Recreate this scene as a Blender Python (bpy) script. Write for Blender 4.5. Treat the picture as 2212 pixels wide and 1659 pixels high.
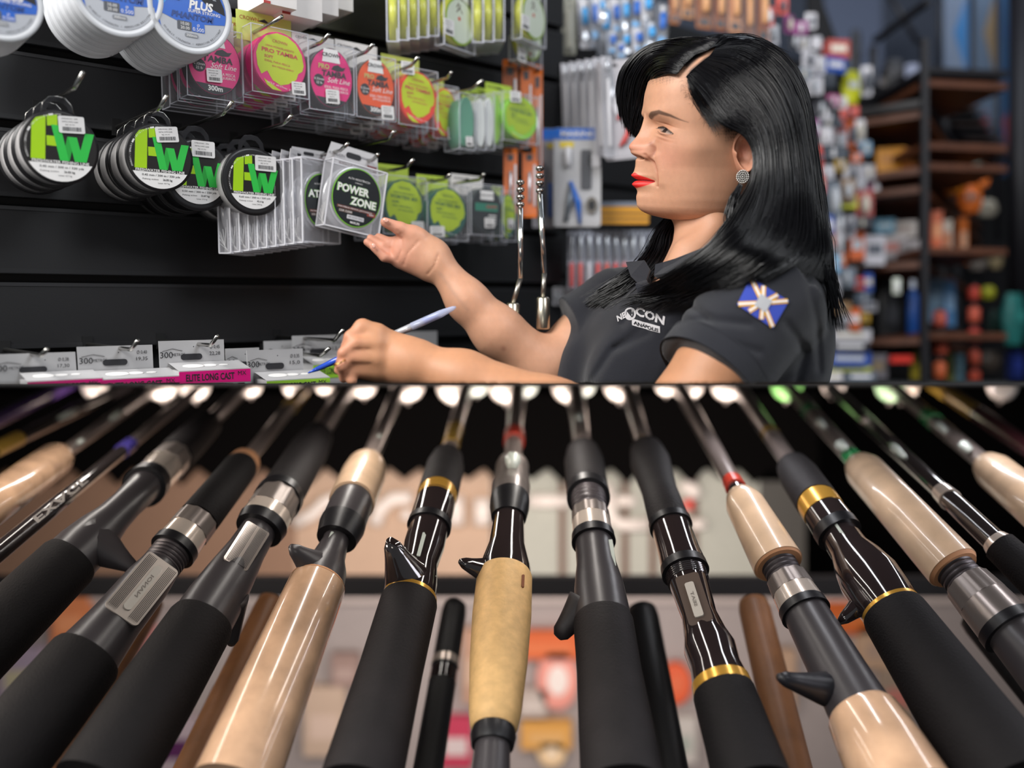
import bpy, bmesh, math, random
import numpy as np
from mathutils import Vector, Matrix
from mathutils.bvhtree import BVHTree
for o in list(bpy.data.objects): bpy.data.objects.remove(o)
SC = bpy.context.scene; COL = SC.collection
random.seed(7); RNG = np.random.RandomState(7)

# ---------------------------------------------------------------- camera
FPX = 2000.0; W0, H0 = 2212.0, 1659.0; CX, CY = 1106.0, 829.5
ZC = 2.0                                   # eye height; the dividing board lies level with it
cd = bpy.data.cameras.new('camera'); cam = bpy.data.objects.new('camera', cd); COL.objects.link(cam)
cam.location = (0, 0, ZC); cam.rotation_euler = (math.pi/2, 0, 0)
cd.sensor_width = 36.0; cd.lens = 36.0*FPX/W0; cd.clip_start = .05; cd.clip_end = 60
cd.dof.use_dof = True; cd.dof.focus_distance = 1.5; cd.dof.aperture_fstop = (cd.lens/1000)/(62.0/FPX)
SC.camera = cam
# ---------------------------------------------------------------- world, lights, exposure
wd = bpy.data.worlds.new('world'); SC.world = wd; wd.use_nodes = True
bg = wd.node_tree.nodes['Background']; bg.inputs[0].default_value = (.85, .93, 1, 1); bg.inputs[1].default_value = .2
SC.view_settings.view_transform = 'Standard'; SC.view_settings.look = 'None'
SC.view_settings.exposure = 0.0; SC.view_settings.gamma = 1.0; SC.view_settings.use_curve_mapping = False
def area(name, loc, target, sx, sy, power, col=(1, 1, 1)):
    l = bpy.data.lights.new(name, 'AREA'); l.shape = 'RECTANGLE'; l.size = sx; l.size_y = sy; l.energy = power; l.color = col
    o = bpy.data.objects.new(name, l); COL.objects.link(o); o.location = loc
    o.rotation_euler = (Vector(target)-Vector(loc)).to_track_quat('-Z', 'Y').to_euler(); return o
area('shop_window_light', (-1.9, -.35, 3.85), (.25, 1.6, 2.3), 2.4, 1.3, 155, (1, .98, .95))
area('ceiling_lamp_light', (1.7, .0, 3.9), (.7, 2.0, 2.3), 1.4, 1.0, 45, (.93, .96, 1))
area('far_ceiling_light', (1.9, 3.2, 4.2), (1.6, 4.2, 2.2), 1.6, 1.0, 13, (.8, .88, 1))
def tube_lamp(name, loc, target, along, length, width, power, col):
    o = area(name, loc, target, length, width, power, col); z = (Vector(loc)-Vector(target)).normalized(); x = Vector(along); x = (x-z*x.dot(z)).normalized()
    o.rotation_euler = Matrix((x, z.cross(x), z)).transposed().to_euler(); return o
# strip lamps fixed under the board over the rods
for x_ in (-.85, -.31, .10, .48, .98): tube_lamp('rack_strip_lamp', (x_, 1.72, 1.994), (x_, 1.72, 1.0), (0, 1, 0), .85, .022, 1.7, (1, .93, .86) if x_ < .3 else (.95, .95, 1))
area('rack_front_fill', (-.2, -.3, 1.8), (0, 1.6, 1.5), .6, .3, 3, (1, .9, .8))  # unseen soft fill added from the viewer's side for the rods

area('rack_left_light', (-1.5, 1.3, 1.8), (.1, 1.9, 1.65), .7, .25, 10, (1, .88, .77))
area('rack_right_light', (1.6, 1.4, 1.8), (.3, 1.9, 1.65), .7, .25, 5, (.95, .92, 1))
area('rack_back_fill', (0, 2.9, 1.8), (0, 4.2, 1.3), 3.0, .3, 36, (1, .88, .8))  # unseen light added to brighten the sign board
area('rack_low_fill', (0, 3.25, .35), (0, 4.55, 1.3), 2.6, .4, 14, (1, .88, .82))  # unseen light added below the view for the grey back panel

# ---------------------------------------------------------------- helpers
def P(px, py, d):
    "a world point seen at photo position px, py, at distance d along the view axis"
    return Vector(((px-CX)/FPX*d, d, ZC+(CY-py)/FPX*d))
def lin(c):
    if isinstance(c, str): c = tuple(int(c[i:i+2], 16)/255 for i in (0, 2, 4))
    return tuple(((x/12.92) if x <= .04045 else ((x+.055)/1.055)**2.4) for x in c[:3])
MATS = {}
def mat(name, col='808080', rough=.5, metal=0., spec=.5, trans=0., alpha=1., emit=0., bump=0., bscale=200., var=0., vscale=20., coat=0., sss=0., vcol=None, ior=1.45, vmul=None):
    if name in MATS: return MATS[name]
    m = bpy.data.materials.new(name); m.use_nodes = True; nt = m.node_tree; b = nt.nodes['Principled BSDF']
    c = lin(col)+(1,)
    b.inputs['Base Color'].default_value = c; b.inputs['Roughness'].default_value = rough; b.inputs['Metallic'].default_value = metal
    b.inputs['Specular IOR Level'].default_value = spec; b.inputs['Transmission Weight'].default_value = trans; b.inputs['Alpha'].default_value = alpha
    b.inputs['Coat Weight'].default_value = coat; b.inputs['Coat Roughness'].default_value = .08; b.inputs['IOR'].default_value = ior
    if sss: b.inputs['Subsurface Weight'].default_value = sss; b.inputs['Subsurface Radius'].default_value = (.012, .004, .002); b.inputs['Subsurface Scale'].default_value = 1.0
    if emit: b.inputs['Emission Color'].default_value = c; b.inputs['Emission Strength'].default_value = emit
    tc = nt.nodes.new('ShaderNodeTexCoord')
    if var or not bump:
        n = nt.nodes.new('ShaderNodeTexNoise'); n.inputs['Scale'].default_value = vscale; n.inputs['Detail'].default_value = 4
        nt.links.new(tc.outputs['Object'], n.inputs['Vector'])
        mr = nt.nodes.new('ShaderNodeMapRange'); mr.inputs[1].default_value = .25; mr.inputs[2].default_value = .75
        v = max(var, .04); mr.inputs[3].default_value = 1-v; mr.inputs[4].default_value = 1+v
        nt.links.new(n.outputs['Fac'], mr.inputs[0])
        mx = nt.nodes.new('ShaderNodeVectorMath'); mx.operation = 'SCALE'
        if vcol:
            a = nt.nodes.new('ShaderNodeVertexColor'); a.layer_name = vcol; nt.links.new(a.outputs[0], mx.inputs[0])
        else: mx.inputs[0].default_value = c[:3]
        nt.links.new(mr.outputs[0], mx.inputs['Scale']); nt.links.new(mx.outputs[0], b.inputs['Base Color'])
    if bump:
        n = nt.nodes.new('ShaderNodeTexNoise'); n.inputs['Scale'].default_value = bscale; n.inputs['Detail'].default_value = 3
        nt.links.new(tc.outputs['Object'], n.inputs['Vector'])
        bp = nt.nodes.new('ShaderNodeBump'); bp.inputs['Strength'].default_value = bump; bp.inputs['Distance'].default_value = .002
        nt.links.new(n.outputs['Fac'], bp.inputs['Height']); nt.links.new(bp.outputs[0], b.inputs['Normal'])
    MATS[name] = m; return m
def cm(hexcol, rough=.45, **k): return mat('paint_'+hexcol+('_%d' % int(rough*100)), hexcol, rough, **k)

TXT = {}
def textgeo(s, bold=.0, res=2):
    key = (s, bold, res)
    if key in TXT: return TXT[key]
    cu = bpy.data.curves.new('t', 'FONT'); cu.body = s; cu.size = 1; cu.resolution_u = res; cu.offset = bold
    o = bpy.data.objects.new('t', cu); COL.objects.link(o)
    dg = bpy.context.evaluated_depsgraph_get(); dg.update()
    me = bpy.data.meshes.new_from_object(o.evaluated_get(dg))
    v = np.array([x.co[:2] for x in me.vertices]).reshape(-1, 2); f = [tuple(p.vertices) for p in me.polygons]
    bpy.data.objects.remove(o); bpy.data.meshes.remove(me)
    if len(v):
        lo, hi = v.min(0), v.max(0); v = (v-(lo+hi)/2)/max(hi[1]-lo[1], 1e-6); wdt = (hi-lo)[0]/max((hi-lo)[1], 1e-6)
    else: wdt = 1
    TXT[key] = (v, f, wdt); return TXT[key]

class MB:
    def __init__(s): s.v = []; s.f = []; s.m = []; s.mats = []; s.sm = []
    def mi(s, m):
        if m not in s.mats: s.mats.append(m)
        return s.mats.index(m)
    def add(s, vs, fs, m, smooth=False, M=None):
        b = len(s.v); i = s.mi(m)
        if M is not None: vs = [tuple(M @ Vector(v)) for v in vs]
        s.v += [tuple(v) for v in vs]; s.f += [tuple(k+b for k in f) for f in fs]; s.m += [i]*len(fs); s.sm += [smooth]*len(fs)
    def box(s, x0, x1, y0, y1, z0, z1, m, M=None):
        vs = [(x, y, z) for x in (x0, x1) for y in (y0, y1) for z in (z0, z1)]
        s.add(vs, [(0, 1, 3, 2), (4, 6, 7, 5), (0, 4, 5, 1), (2, 3, 7, 6), (0, 2, 6, 4), (1, 5, 7, 3)], m, False, M)
    def bbox(s, x0, x1, y0, y1, z0, z1, m, r=.002, M=None):
        "box with rounded outline seen from -y"
        s.poly(rrect(x0, x1, z0, z1, r), y0, y1-y0, m, M=M)
    def poly(s, pts, y, th, m, M=None):
        "flat shape in xz, front at y, going th towards +y"
        n = len(pts); vs = [(x, y, z) for x, z in pts]+[(x, y+th, z) for x, z in pts]
        fs = [tuple(range(n)), tuple(range(2*n-1, n-1, -1))]+[(i, n+i, n+(i+1) % n, (i+1) % n) for i in range(n)]
        s.add(vs, fs, m, False, M)
    def disc(s, cx, cz, r, y, th, m, n=40, rz=None, M=None):
        s.poly([(cx+r*math.cos(2*math.pi*i/n), cz+(rz or r)*math.sin(2*math.pi*i/n)) for i in range(n)], y, th, m, M)
    def text(s, t, cx, cz, h, y, m, w=None, bold=.0, shear=0., rot=0., M=None, res=2):
        v, f, wd = textgeo(t, bold, res); sx = h if w is None else w/max(wd, 1e-6); c, q = math.cos(rot), math.sin(rot)
        vs = []
        for a, b in v:
            x = a*sx+shear*b*h; z = b*h; vs.append((cx+x*c-z*q, y, cz+x*q+z*c))
        s.add(vs, f, m, False, M)
    def lathe(s, prof, m, n=40, M=None, smooth=True, axis='y', mats=None, ripple=None):
        "prof: (along, radius)"
        vs = []; fs = []
        for k, (t, r) in enumerate(prof):
            for i in range(n):
                a = 2*math.pi*i/n; rr = r*(1+(ripple(k, a) if ripple else 0)); c, q = rr*math.cos(a), rr*math.sin(a)
                vs.append({'y': (c, t, q), 'x': (t, c, q), 'z': (c, q, t)}[axis])
        for k in range(len(prof)-1):
            for i in range(n):
                j = (i+1) % n; fs.append((k*n+i, k*n+j, (k+1)*n+j, (k+1)*n+i))
        s.add(vs, fs, m, smooth, M)
        s.add(vs[:n], [tuple(range(n))], m, False, M); s.add(vs[-n:], [tuple(range(n))], m, False, M)
    def tube(s, pts, r, m, n=8, smooth=True, M=None, caps=True):
        pts = [Vector(p) for p in pts]; rs = r if isinstance(r, (list, tuple)) else [r]*len(pts)
        vs = []; fs = []; up = None
        for k, p in enumerate(pts):
            t = (pts[min(k+1, len(pts)-1)]-pts[max(k-1, 0)]).normalized()
            if up is None: up = t.orthogonal().normalized()
            up = (up-t*up.dot(t)).normalized(); sd = t.cross(up)
            for i in range(n):
                a = 2*math.pi*i/n; vs.append(p+(up*math.cos(a)+sd*math.sin(a))*rs[k])
        for k in range(len(pts)-1):
            for i in range(n):
                j = (i+1) % n; fs.append((k*n+i, k*n+j, (k+1)*n+j, (k+1)*n+i))
        if caps: fs += [tuple(range(n)), tuple(range(len(vs)-1, len(vs)-n-1, -1))]
        s.add(vs, fs, m, smooth, M)
    def clampz(s, M):
        "flatten what would pass below the dividing board"
        Mi = M.inverted(); out = []
        for v in s.v:
            w = M @ Vector(v)
            if w.z < ZC+.0006: w.z = ZC+.0006; v = tuple(Mi @ w)
            out.append(v)
        s.v = out; return s
    def build(s, name, parent=None, loc=None, **k):
        me = bpy.data.meshes.new(name); me.from_pydata(s.v, [], s.f)
        for m in s.mats: me.materials.append(m)
        me.polygons.foreach_set('material_index', s.m); me.polygons.foreach_set('use_smooth', s.sm)
        bm = bmesh.new(); bm.from_mesh(me); bmesh.ops.recalc_face_normals(bm, faces=bm.faces); bm.to_mesh(me); bm.free()
        o = bpy.data.objects.new(name, me); COL.objects.link(o)
        if parent: o.parent = parent
        for a, b in k.items(): o[a] = b
        return o
def rrect(x0, x1, z0, z1, r, n=4):
    pts = []
    for cx, cz, a0 in ((x1-r, z1-r, 0), (x0+r, z1-r, 90), (x0+r, z0+r, 180), (x1-r, z0+r, 270)):
        for i in range(n+1):
            a = math.radians(a0+90*i/n); pts.append((cx+r*math.cos(a), cz+r*math.sin(a)))
    return pts
def thing(name, label, cat, M=None, group=None):
    o = bpy.data.objects.new(name, None); COL.objects.link(o); o.empty_display_size = .02
    if M is not None: o.matrix_world = M
    o['label'] = label; o['category'] = cat
    if group: o['group'] = group
    return o
def tag(o, label=None, cat=None, group=None, kind=None):
    if label: o['label'] = label
    if cat: o['category'] = cat
    if group: o['group'] = group
    if kind: o['kind'] = kind
    return o
ORD = ('second', 'third', 'fourth', 'fifth', 'sixth', 'seventh', 'eighth', 'ninth', 'tenth', 'eleventh')
def dup(root, M, label=None, group=None):
    r = root.copy(); COL.objects.link(r); r.matrix_world = M
    if label: r['label'] = label
    if group: r['group'] = group
    for ch in root.children:
        c = ch.copy(); COL.objects.link(c); c.parent = r
        for g in ch.children:
            d = g.copy(); COL.objects.link(d); d.parent = c
    return r
# ---------------------------------------------------------------- the wall's frame
BX = Vector((1.18, 1, .0898)).normalized(); HH = Vector((.8475, -1, -.0898)); HH = (HH-BX*HH.dot(BX)).normalized()
BZ = BX.cross(-HH).normalized()
O0 = P(513, 300, 1/(.7627-.00022*513))
def on(px, py, b=0.):
    ray = Vector(((px-CX)/FPX, 1, (CY-py)/FPX)); n = HH; o = O0+HH*b-Vector((0, 0, ZC))
    t = o.dot(n)/ray.dot(n); return Vector((0, 0, ZC))+ray*t
def WM(px, py, b=0., yaw=0., roll=0., tip=0.):
    p = on(px, py, b)
    R = Matrix((BX, -HH, BZ)).transposed().to_4x4()
    return Matrix.Translation(p) @ R @ Matrix.Rotation(yaw, 4, 'Z') @ Matrix.Rotation(roll, 4, 'Y') @ Matrix.Rotation(tip, 4, 'X')
def sz(px, py=300, b=0.): return (on(px, py, b).y)/FPX        # metres per photo pixel there (vertical)
def wx(x0, x1, py=300, b=0.): return (on(x1, py, b)-on(x0, py, b)).length
WALLB = -.17

# ---------------------------------------------------------------- materials
BLK = mat('black_laminate', '1b1b1d', .42, bump=.05, bscale=400)
GRV = mat('groove_black', '08080a', .7)
CHR = mat('chrome', 'b9b7b2', .22, 1.0)
STEEL = mat('dull_steel', 'a8a49c', .35, 1.0)
TAG = cm('e9e7e6', .5); INK = cm('2a2a2e', .6); WHT = cm('f2f0ee', .4); GREYI = cm('8d8b8e', .6)
CLR = mat('clear_plastic', 'e8eaf0', .08, spec=.7, alpha=.07)
CLE = mat('clear_plastic_edge', 'dcdde6', .15, spec=.8, alpha=.55)
# ================================================================ THE SETTING
SLABT = .0005
m = MB(); m.box(-4.5, 4.8, 1.02, 8.2, ZC-SLABT/2, ZC+SLABT/2, mat('divider_board', '0c0c0e', .8)); tag(m.build('trim_1'), kind='structure', label='thin dark board dividing the upper shop from the rod rack below')
m = MB(); m.box(-4.5, 4.8, .2, 8.2, -.06, 0, mat('floor_dark', '2b2624', .6)); tag(m.build('floor'), kind='structure')
# slat wall: boards with recessed grooves, each board a piece
wall = bpy.data.objects.new('wall_left', None); COL.objects.link(wall); wall['kind'] = 'structure'; wall['label'] = 'black grooved slat wall that carries the hooks'
p0 = on(-330, 595, WALLB); p1 = on(1215, 595, WALLB)
R3 = Matrix((BX, -HH, BZ)).transposed().to_4x4(); wall.matrix_world = Matrix.Translation(p0) @ R3
wl = (p1-p0).length; pitch = (on(0, 595, WALLB)-on(0, 760, WALLB)).length
for k in range(-1, 7):
    z0 = (k-1)*pitch+.007; z1 = k*pitch-.007
    m = MB(); m.box(0, wl, 0, .018, z0, z1, BLK)
    m.box(0, wl, -.001, 0, z1-.006, z1-.001, mat('board_lip', '2a2a2c', .35)); m.box(0, wl, -.001, 0, z0+.001, z0+.008, mat('board_lip2', '232325', .35))
    if k >= 0: m.clampz(wall.matrix_world); m.build('panel', wall)
m = MB(); m.box(0, wl, .019, .03, -.33, 6*pitch, GRV); m.clampz(wall.matrix_world); m.build('backing', wall)
# second wall section beyond the corner
w2 = bpy.data.objects.new('wall_back', None); COL.objects.link(w2); w2['kind'] = 'structure'; w2['label'] = 'black slat wall beyond the corner, hung with tools'
w2.matrix_world = Matrix.Translation(on(1190, 595, WALLB-.12)) @ R3
for k in range(0, 7):
    m = MB(); m.box(-.1, 1.7, 0, .018, (k-1)*pitch+.007, k*pitch-.007, BLK); m.clampz(w2.matrix_world); m.build('panel', w2)
m = MB(); m.box(-.1, 1.7, .019, .03, -.3, 6*pitch, GRV); m.clampz(w2.matrix_world); m.build('backing', w2)
# far room shell, upper
m = MB(); m.box(-1, 4.6, 6.6, 6.66, ZC+.01, 5.4, mat('far_wall_blue', '5d6679', .7)); tag(m.build('wall_far'), kind='structure')
m = MB(); m.box(3.55, 3.6, 2.6, 6.6, ZC+.01, 5.4, mat('side_wall_dark', '15171b', .6)); tag(m.build('wall_right'), kind='structure')
m = MB(); m.box(-4.0, 4.6, 1.0, 8.0, 5.2, 5.26, mat('ceiling_grey', '6c6f76', .8)); tag(m.build('ceiling'), kind='structure')

# ================================================================ UPPER: HANGING GOODS
def price_tag(M_, x, z, w, h, y, rot=0, big=True):
    T = Matrix.Translation((x, 0, z)) @ Matrix.Rotation(-rot, 4, 'Y')
    m = M_
    m.poly(rrect(-w/2, w/2, -h/2, h/2, min(w, h)*.1), y, .0006, TAG, M=T)
    for k, (t, q, s) in enumerate((('SUFIX MONO - 3PW', .34, .085), ('CRISTAL 300MTS-CLEAR', .16, .08), ('R$ 39.90', -.02, .10))):
        m.text(t, -w*.06, h*q, h*s, y-.0002, INK, w=w*(.62 if k < 2 else .35), M=T, res=1)
    r = random.Random(int(w*1e5)); xx = -w*.36
    while xx < w*.34:
        b = w*r.choice((.012, .02, .03)); m.box(xx, xx+b, y-.0002, y, -h*.38, -h*.14, INK, M=T); xx += b+w*r.choice((.015, .02))
def stroke(m, a, b, w, y, mt, th=.0004):
    "slanted bar whose ends are cut level"
    m.poly([(a[0]-w/2, a[1]), (a[0]+w/2, a[1]), (b[0]+w/2, b[1]), (b[0]-w/2, b[1])], y, th, mt)

# ---- spools with the FW label
LINE = mat('silver_line', 'd6d3d2', .3, .25); FWB = mat('flange_black', '1e1d1f', .35); LIME = cm('a8d80e', .35); GRN = cm('2fc34a', .35); GRN2 = cm('24a83c', .35)
def fw_spool(R, label, loc, lines=LINE, rim=1.0, txt=('0.45 mm / 300 m / 330 yds', '26.83 kg', '10.7 kg'), tagpos=(.28, .56), tagrot=.06, lab=.93, tsize=1.0, group='FW line spools on the left hooks'):
    t = thing('line_spool', label, 'line spool', loc, group)
    d = R*.80; m = MB()
    m.lathe([(0, R*.9), (0, R), (R*.035, R), (R*.05, R*.96), (R*.07, R*.9)], FWB, 56); m.build('front_flange', t)
    m = MB(); m.lathe([(R*.05, R*.8), (R*.06, R*.94), (d-R*.06, R*.94), (d-R*.05, R*.8)], lines, 56); m.build('line_winding', t)
    m = MB(); m.lathe([(d-R*.05, R*.9), (d-R*.03, R), (d, R), (d, R*.8)], FWB, 56); m.build('back_flange', t)
    # hanger tab
    m = MB(); hk = mat('tab_plastic', '2a292c', .25, alpha=.75)
    a = [(-.42, .9), (-.36, 1.16), (-.2, 1.33), (0, 1.36), (.2, 1.33), (.36, 1.16), (.42, .9)]
    b = [(-.3, .95), (-.24, 1.1), (-.14, 1.2), (0, 1.22), (.14, 1.2), (.24, 1.1), (.3, .95)]
    for i in range(6):
        m.poly([(a[i][0]*R, a[i][1]*R), (a[i+1][0]*R, a[i+1][1]*R), (b[i+1][0]*R, b[i+1][1]*R), (b[i][0]*R, b[i][1]*R)], R*.1, R*.02, hk)
    m.tube([(x*R, R*.11, z*R) for x, z in a], R*.012, CHR if rim else hk, 6); m.build('hanger_tab', t)
    m = MB(); y = -.0006; lr = R*lab
    m.disc(0, 0, lr, y, .0006, mat('label_black', '221f1e', .3), 56)
    def q(x, z): return (x*lr, z*lr)
    m.poly([q(-.74, .62), q(-.62, .78), q(-.36, .86), q(-.42, -.38), q(-.8, -.38)], y-.0004, .0004, LIME)
    m.poly([q(-.33, .88), q(-.05, .92), q(-.05, .62), q(-.33, .58)], y-.0004, .0004, LIME)
    m.poly([q(-.36, .30), q(.02, .30), q(.02, .02), q(-.36, .02)], y-.0004, .0004, LIME)
    stroke(m, q(-.10, .62), q(.10, -.38), .24*lr, y-.0005, GRN); stroke(m, q(.30, .32), q(.14, -.38), .2*lr, y-.0004, GRN2)
    stroke(m, q(.34, .32), q(.50, -.38), .24*lr, y-.0006, GRN); stroke(m, q(.82, .46), q(.58, -.38), .25*lr, y-.0005, GRN)
    pts = [(lr*.985*math.cos(A), lr*.985*math.sin(A)) for A in [math.radians(209+k*(122/20)) for k in range(21)]]
    m.poly(pts, y-.0004, .0004, WHT)
    m.text('FRESHWATER FISHING LINE', 0, -.43*lr, .085*lr, y-.0008, WHT, w=1.55*lr, bold=.02)
    m.text(txt[0], .02*lr, -.585*lr, .085*lr, y-.0008, INK, w=1.2*lr, bold=.01); m.text('Fishing action', -.32*lr, -.71*lr, .06*lr, y-.0008, INK, w=.5*lr)
    m.text(txt[1], .22*lr, -.71*lr, .085*lr, y-.0008, INK, bold=.02); m.text('Linear '+txt[2], .1*lr, -.82*lr, .06*lr, y-.0008, INK)
    for k, ch in enumerate('Monofilament - Sabikiline - SPW'):
        if ch == ' ': continue
        A = math.radians(200-k*3.7); m.text(ch, .93*lr*math.cos(A), .93*lr*math.sin(A), .05*lr, y-.0008, WHT, rot=A-math.pi/2, res=1)
    m.build('label', t)
    if tagpos:
        m = MB(); price_tag(m, tagpos[0]*R, tagpos[1]*R, R*.74*tsize, R*.5*tsize, y-.0025, tagrot); m.build('price_tag', t)
    return t
def stack(root, px, py, b, R, n, step, labels, grp, drop=0.0, jit=.0):
    "more of the same hanging behind the front one on the same hook"
    step = R*.815
    for k in range(1, n+1):
        M = WM(px, py, b) ; M.translation += -HH*step*k + BZ*(-drop*k) + BX*random.uniform(-jit, jit)
        dup(root, M, '%s, %s from the front' % (labels, ORD[k-1]), grp)
L3 = 'FW line spool on the '
for (px, py, rp, n, nm, tp, tr, tx, b, lb, ln, lab, step, rim) in (
    (130, 318, 80, 2, 'leftmost FW hook', (.30, .62), .05, ('0.45 mm / 300 m / 330 yds', '26.83 kg', '10.7 kg'), .0, 'FW line spool with silver line, front of the leftmost hook', LINE, .93, .050, 1),
    (345, 340, 73, 3, 'second FW hook', (.22, .68), .12, ('0.45 mm / 300 m / 330 yds', '26.83 kg', '10.7 kg'), .0, 'FW line spool with tilted price tag, front of the second hook', LINE, .93, .046, 1),
    (428, 378, 77, 2, 'third FW hook', (.15, .72), .0, ('0.50 mm / 300 m / 330 yds', '32.87 kg', '17.3 kg'), -.03, 'black rimmed FW line spool half hidden behind the second hook\'s front spool', FWB, .82, .046, 0),
    (548, 392, 73, 2, 'fourth FW hook', (.37, .55), .0, ('0.60 mm / 300 m / 330 yds', '45.6 kg', '24.8 kg'), .0, 'black rimmed FW line spool nearest to the grey blister packs', LINE, .82, .046, 0)):
    R = rp*sz(px, py, b)
    t = fw_spool(R, lb, WM(px, py, b), ln, rim, tx, tp, tr, lab, .9)
    stack(t, px, py, b, R, n, step, L3+nm, 'FW line spools behind the front one on the '+nm, drop=.0015, jit=.003)

# ---- big white spools, top left
PLW = mat('milky_plastic', 'd6d8dc', .28, spec=.6, sss=0.0); BLU = cm('1c62c9', .3); SIL = cm('b9bcc3', .3); NAV = cm('1b3f86', .35); CYA = cm('2a94e0', .3)
def ph_spool(R, label, M, group, tg=True):
    t = thing('line_spool', label, 'line spool', M, group)
    d = R*.34; m = MB()
    m.lathe([(R*.03, R*.84), (0, R*.88), (0, R*.97), (R*.02, R), (R*.07, R), (R*.09, R*.97), (R*.09, R*.94), (d-R*.06, R*.93), (d-R*.05, R), (d, R), (d, R*.8)], PLW, 64); m.build('spool_body', t)
    m = MB(); y = R*.015; lr = R*.84
    m.disc(0, 0, lr, y, .0008, SIL, 56)
    pts = [(lr*math.cos(A), lr*math.sin(A)) for A in [math.radians(-15+k*(230/30)) for k in range(31)]]+[(-.9*lr, -.2*lr), (-.2*lr, -.42*lr)]
    m.poly(pts, y-.0004, .0004, BLU)
    m.poly([(-.84*lr, -.1*lr), (-.5*lr, .3*lr), (-.35*lr, .8*lr), (-.6*lr, .75*lr), (-.95*lr, .2*lr)], y-.0006, .0003, CYA)
    m.poly([(.05*lr, .55*lr), (.75*lr, .62*lr), (.95*lr, .2*lr), (.98*lr, .0), (.5*lr, .15*lr)], y-.0006, .0003, INK)
    m.text('MAX', .25*lr, .52*lr, .34*lr, y-.001, cm('8f949c'), bold=.04); m.text('PLUS', .3*lr, .14*lr, .24*lr, y-.0012, WHT, bold=.04, shear=.15)
    m.box(-.82*lr, -.3*lr, y-.001, y-.0005, .18*lr, .5*lr, INK); m.text('MASTER', -.56*lr, .4*lr, .09*lr, y-.0014, WHT); m.text('CLASS', -.56*lr, .27*lr, .09*lr, y-.0014, WHT)
    m.text('SUPER STRONG', .38*lr, -.03*lr, .085*lr, y-.001, WHT, bold=.01, w=.9*lr)
    m.text('PHANTOM', .05*lr, -.19*lr, .17*lr, y-.001, NAV, bold=.04, shear=.2, w=1.15*lr)
    m.poly(rrect(-.38*lr, .02*lr, -.58*lr, -.34*lr, .03*lr), y-.0006, .0003, cm('55585f')); m.poly(rrect(.02*lr, .38*lr, -.58*lr, -.34*lr, .03*lr), y-.0006, .0003, BLU)
    m.text('10.00', -.17*lr, -.41*lr, .08*lr, y-.001, WHT); m.text('20.00', -.17*lr, -.52*lr, .08*lr, y-.001, WHT); m.text('0.500', .2*lr, -.51*lr, .1*lr, y-.001, WHT); m.text('Ø', .2*lr, -.4*lr, .07*lr, y-.001, WHT)
    m.poly(rrect(-.18*lr, .2*lr, -.75*lr, -.64*lr, .05*lr), y-.0006, .0003, cm('8a8d94')); m.text('300mts', .01*lr, -.695*lr, .07*lr, y-.001, WHT)
    for k, ch in enumerate('HIGHEST STRENGTH | ABRASION RESISTANT'):
        if ch == ' ': continue
        A = math.radians(218+k*3.2); m.text(ch, .92*lr*math.cos(A), .92*lr*math.sin(A), .05*lr, y-.001, INK, rot=A+math.pi/2, res=1)
    m.build('label', t)
    m = MB()   # barcode sticker on the rim
    A = math.radians(-52); 
    for k in range(9):
        a0 = A+math.radians(k*2.6-12); w_ = math.radians(2.6)
        vs = [(1.004*R*math.cos(a), yy, 1.004*R*math.sin(a)) for a in (a0, a0+w_) for yy in (R*.1, R*.21)]
        m.add(vs, [(0, 1, 3, 2)], TAG if k % 2 == 0 or k in (0, 8) else GREYI)
    m.build('rim_sticker', t)
    if tg: m = MB(); price_tag(m, .12*R, .62*R, R*.5, R*.36, y-.003, .15); m.build('price_tag', t)
    return t
for px, py, rp, n, b, nm, lb, tg in ((0, -2, 88, 4, .05, 'leftmost stack', 'white spool at the top left corner, cut by the frame', 0), (256, -22, 99, 5, .05, 'middle stack', 'large white spool with grey and blue label, front of the middle top stack', 0), (412, 20, 94, 6, .05, 'right stack', 'large white spool with price tag and MASTER CLASS label, top left', 1)):
    R = rp*sz(px, py, b)
    M = WM(px, py, b); t = ph_spool(R, lb, M, 'large white line spools', tg)
    for k in range(1, n+1):
        M = WM(px, py, b); M.translation += -HH*R*.36*k - BZ*.0005*k; M = M @ Matrix.Rotation(random.uniform(-.12, .12), 4, 'Y')
        dup(t, M, 'large white spool in the %s, %s from the front' % (nm, ORD[k-1]), 'large white spools in the '+nm+' behind the front one')

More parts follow.
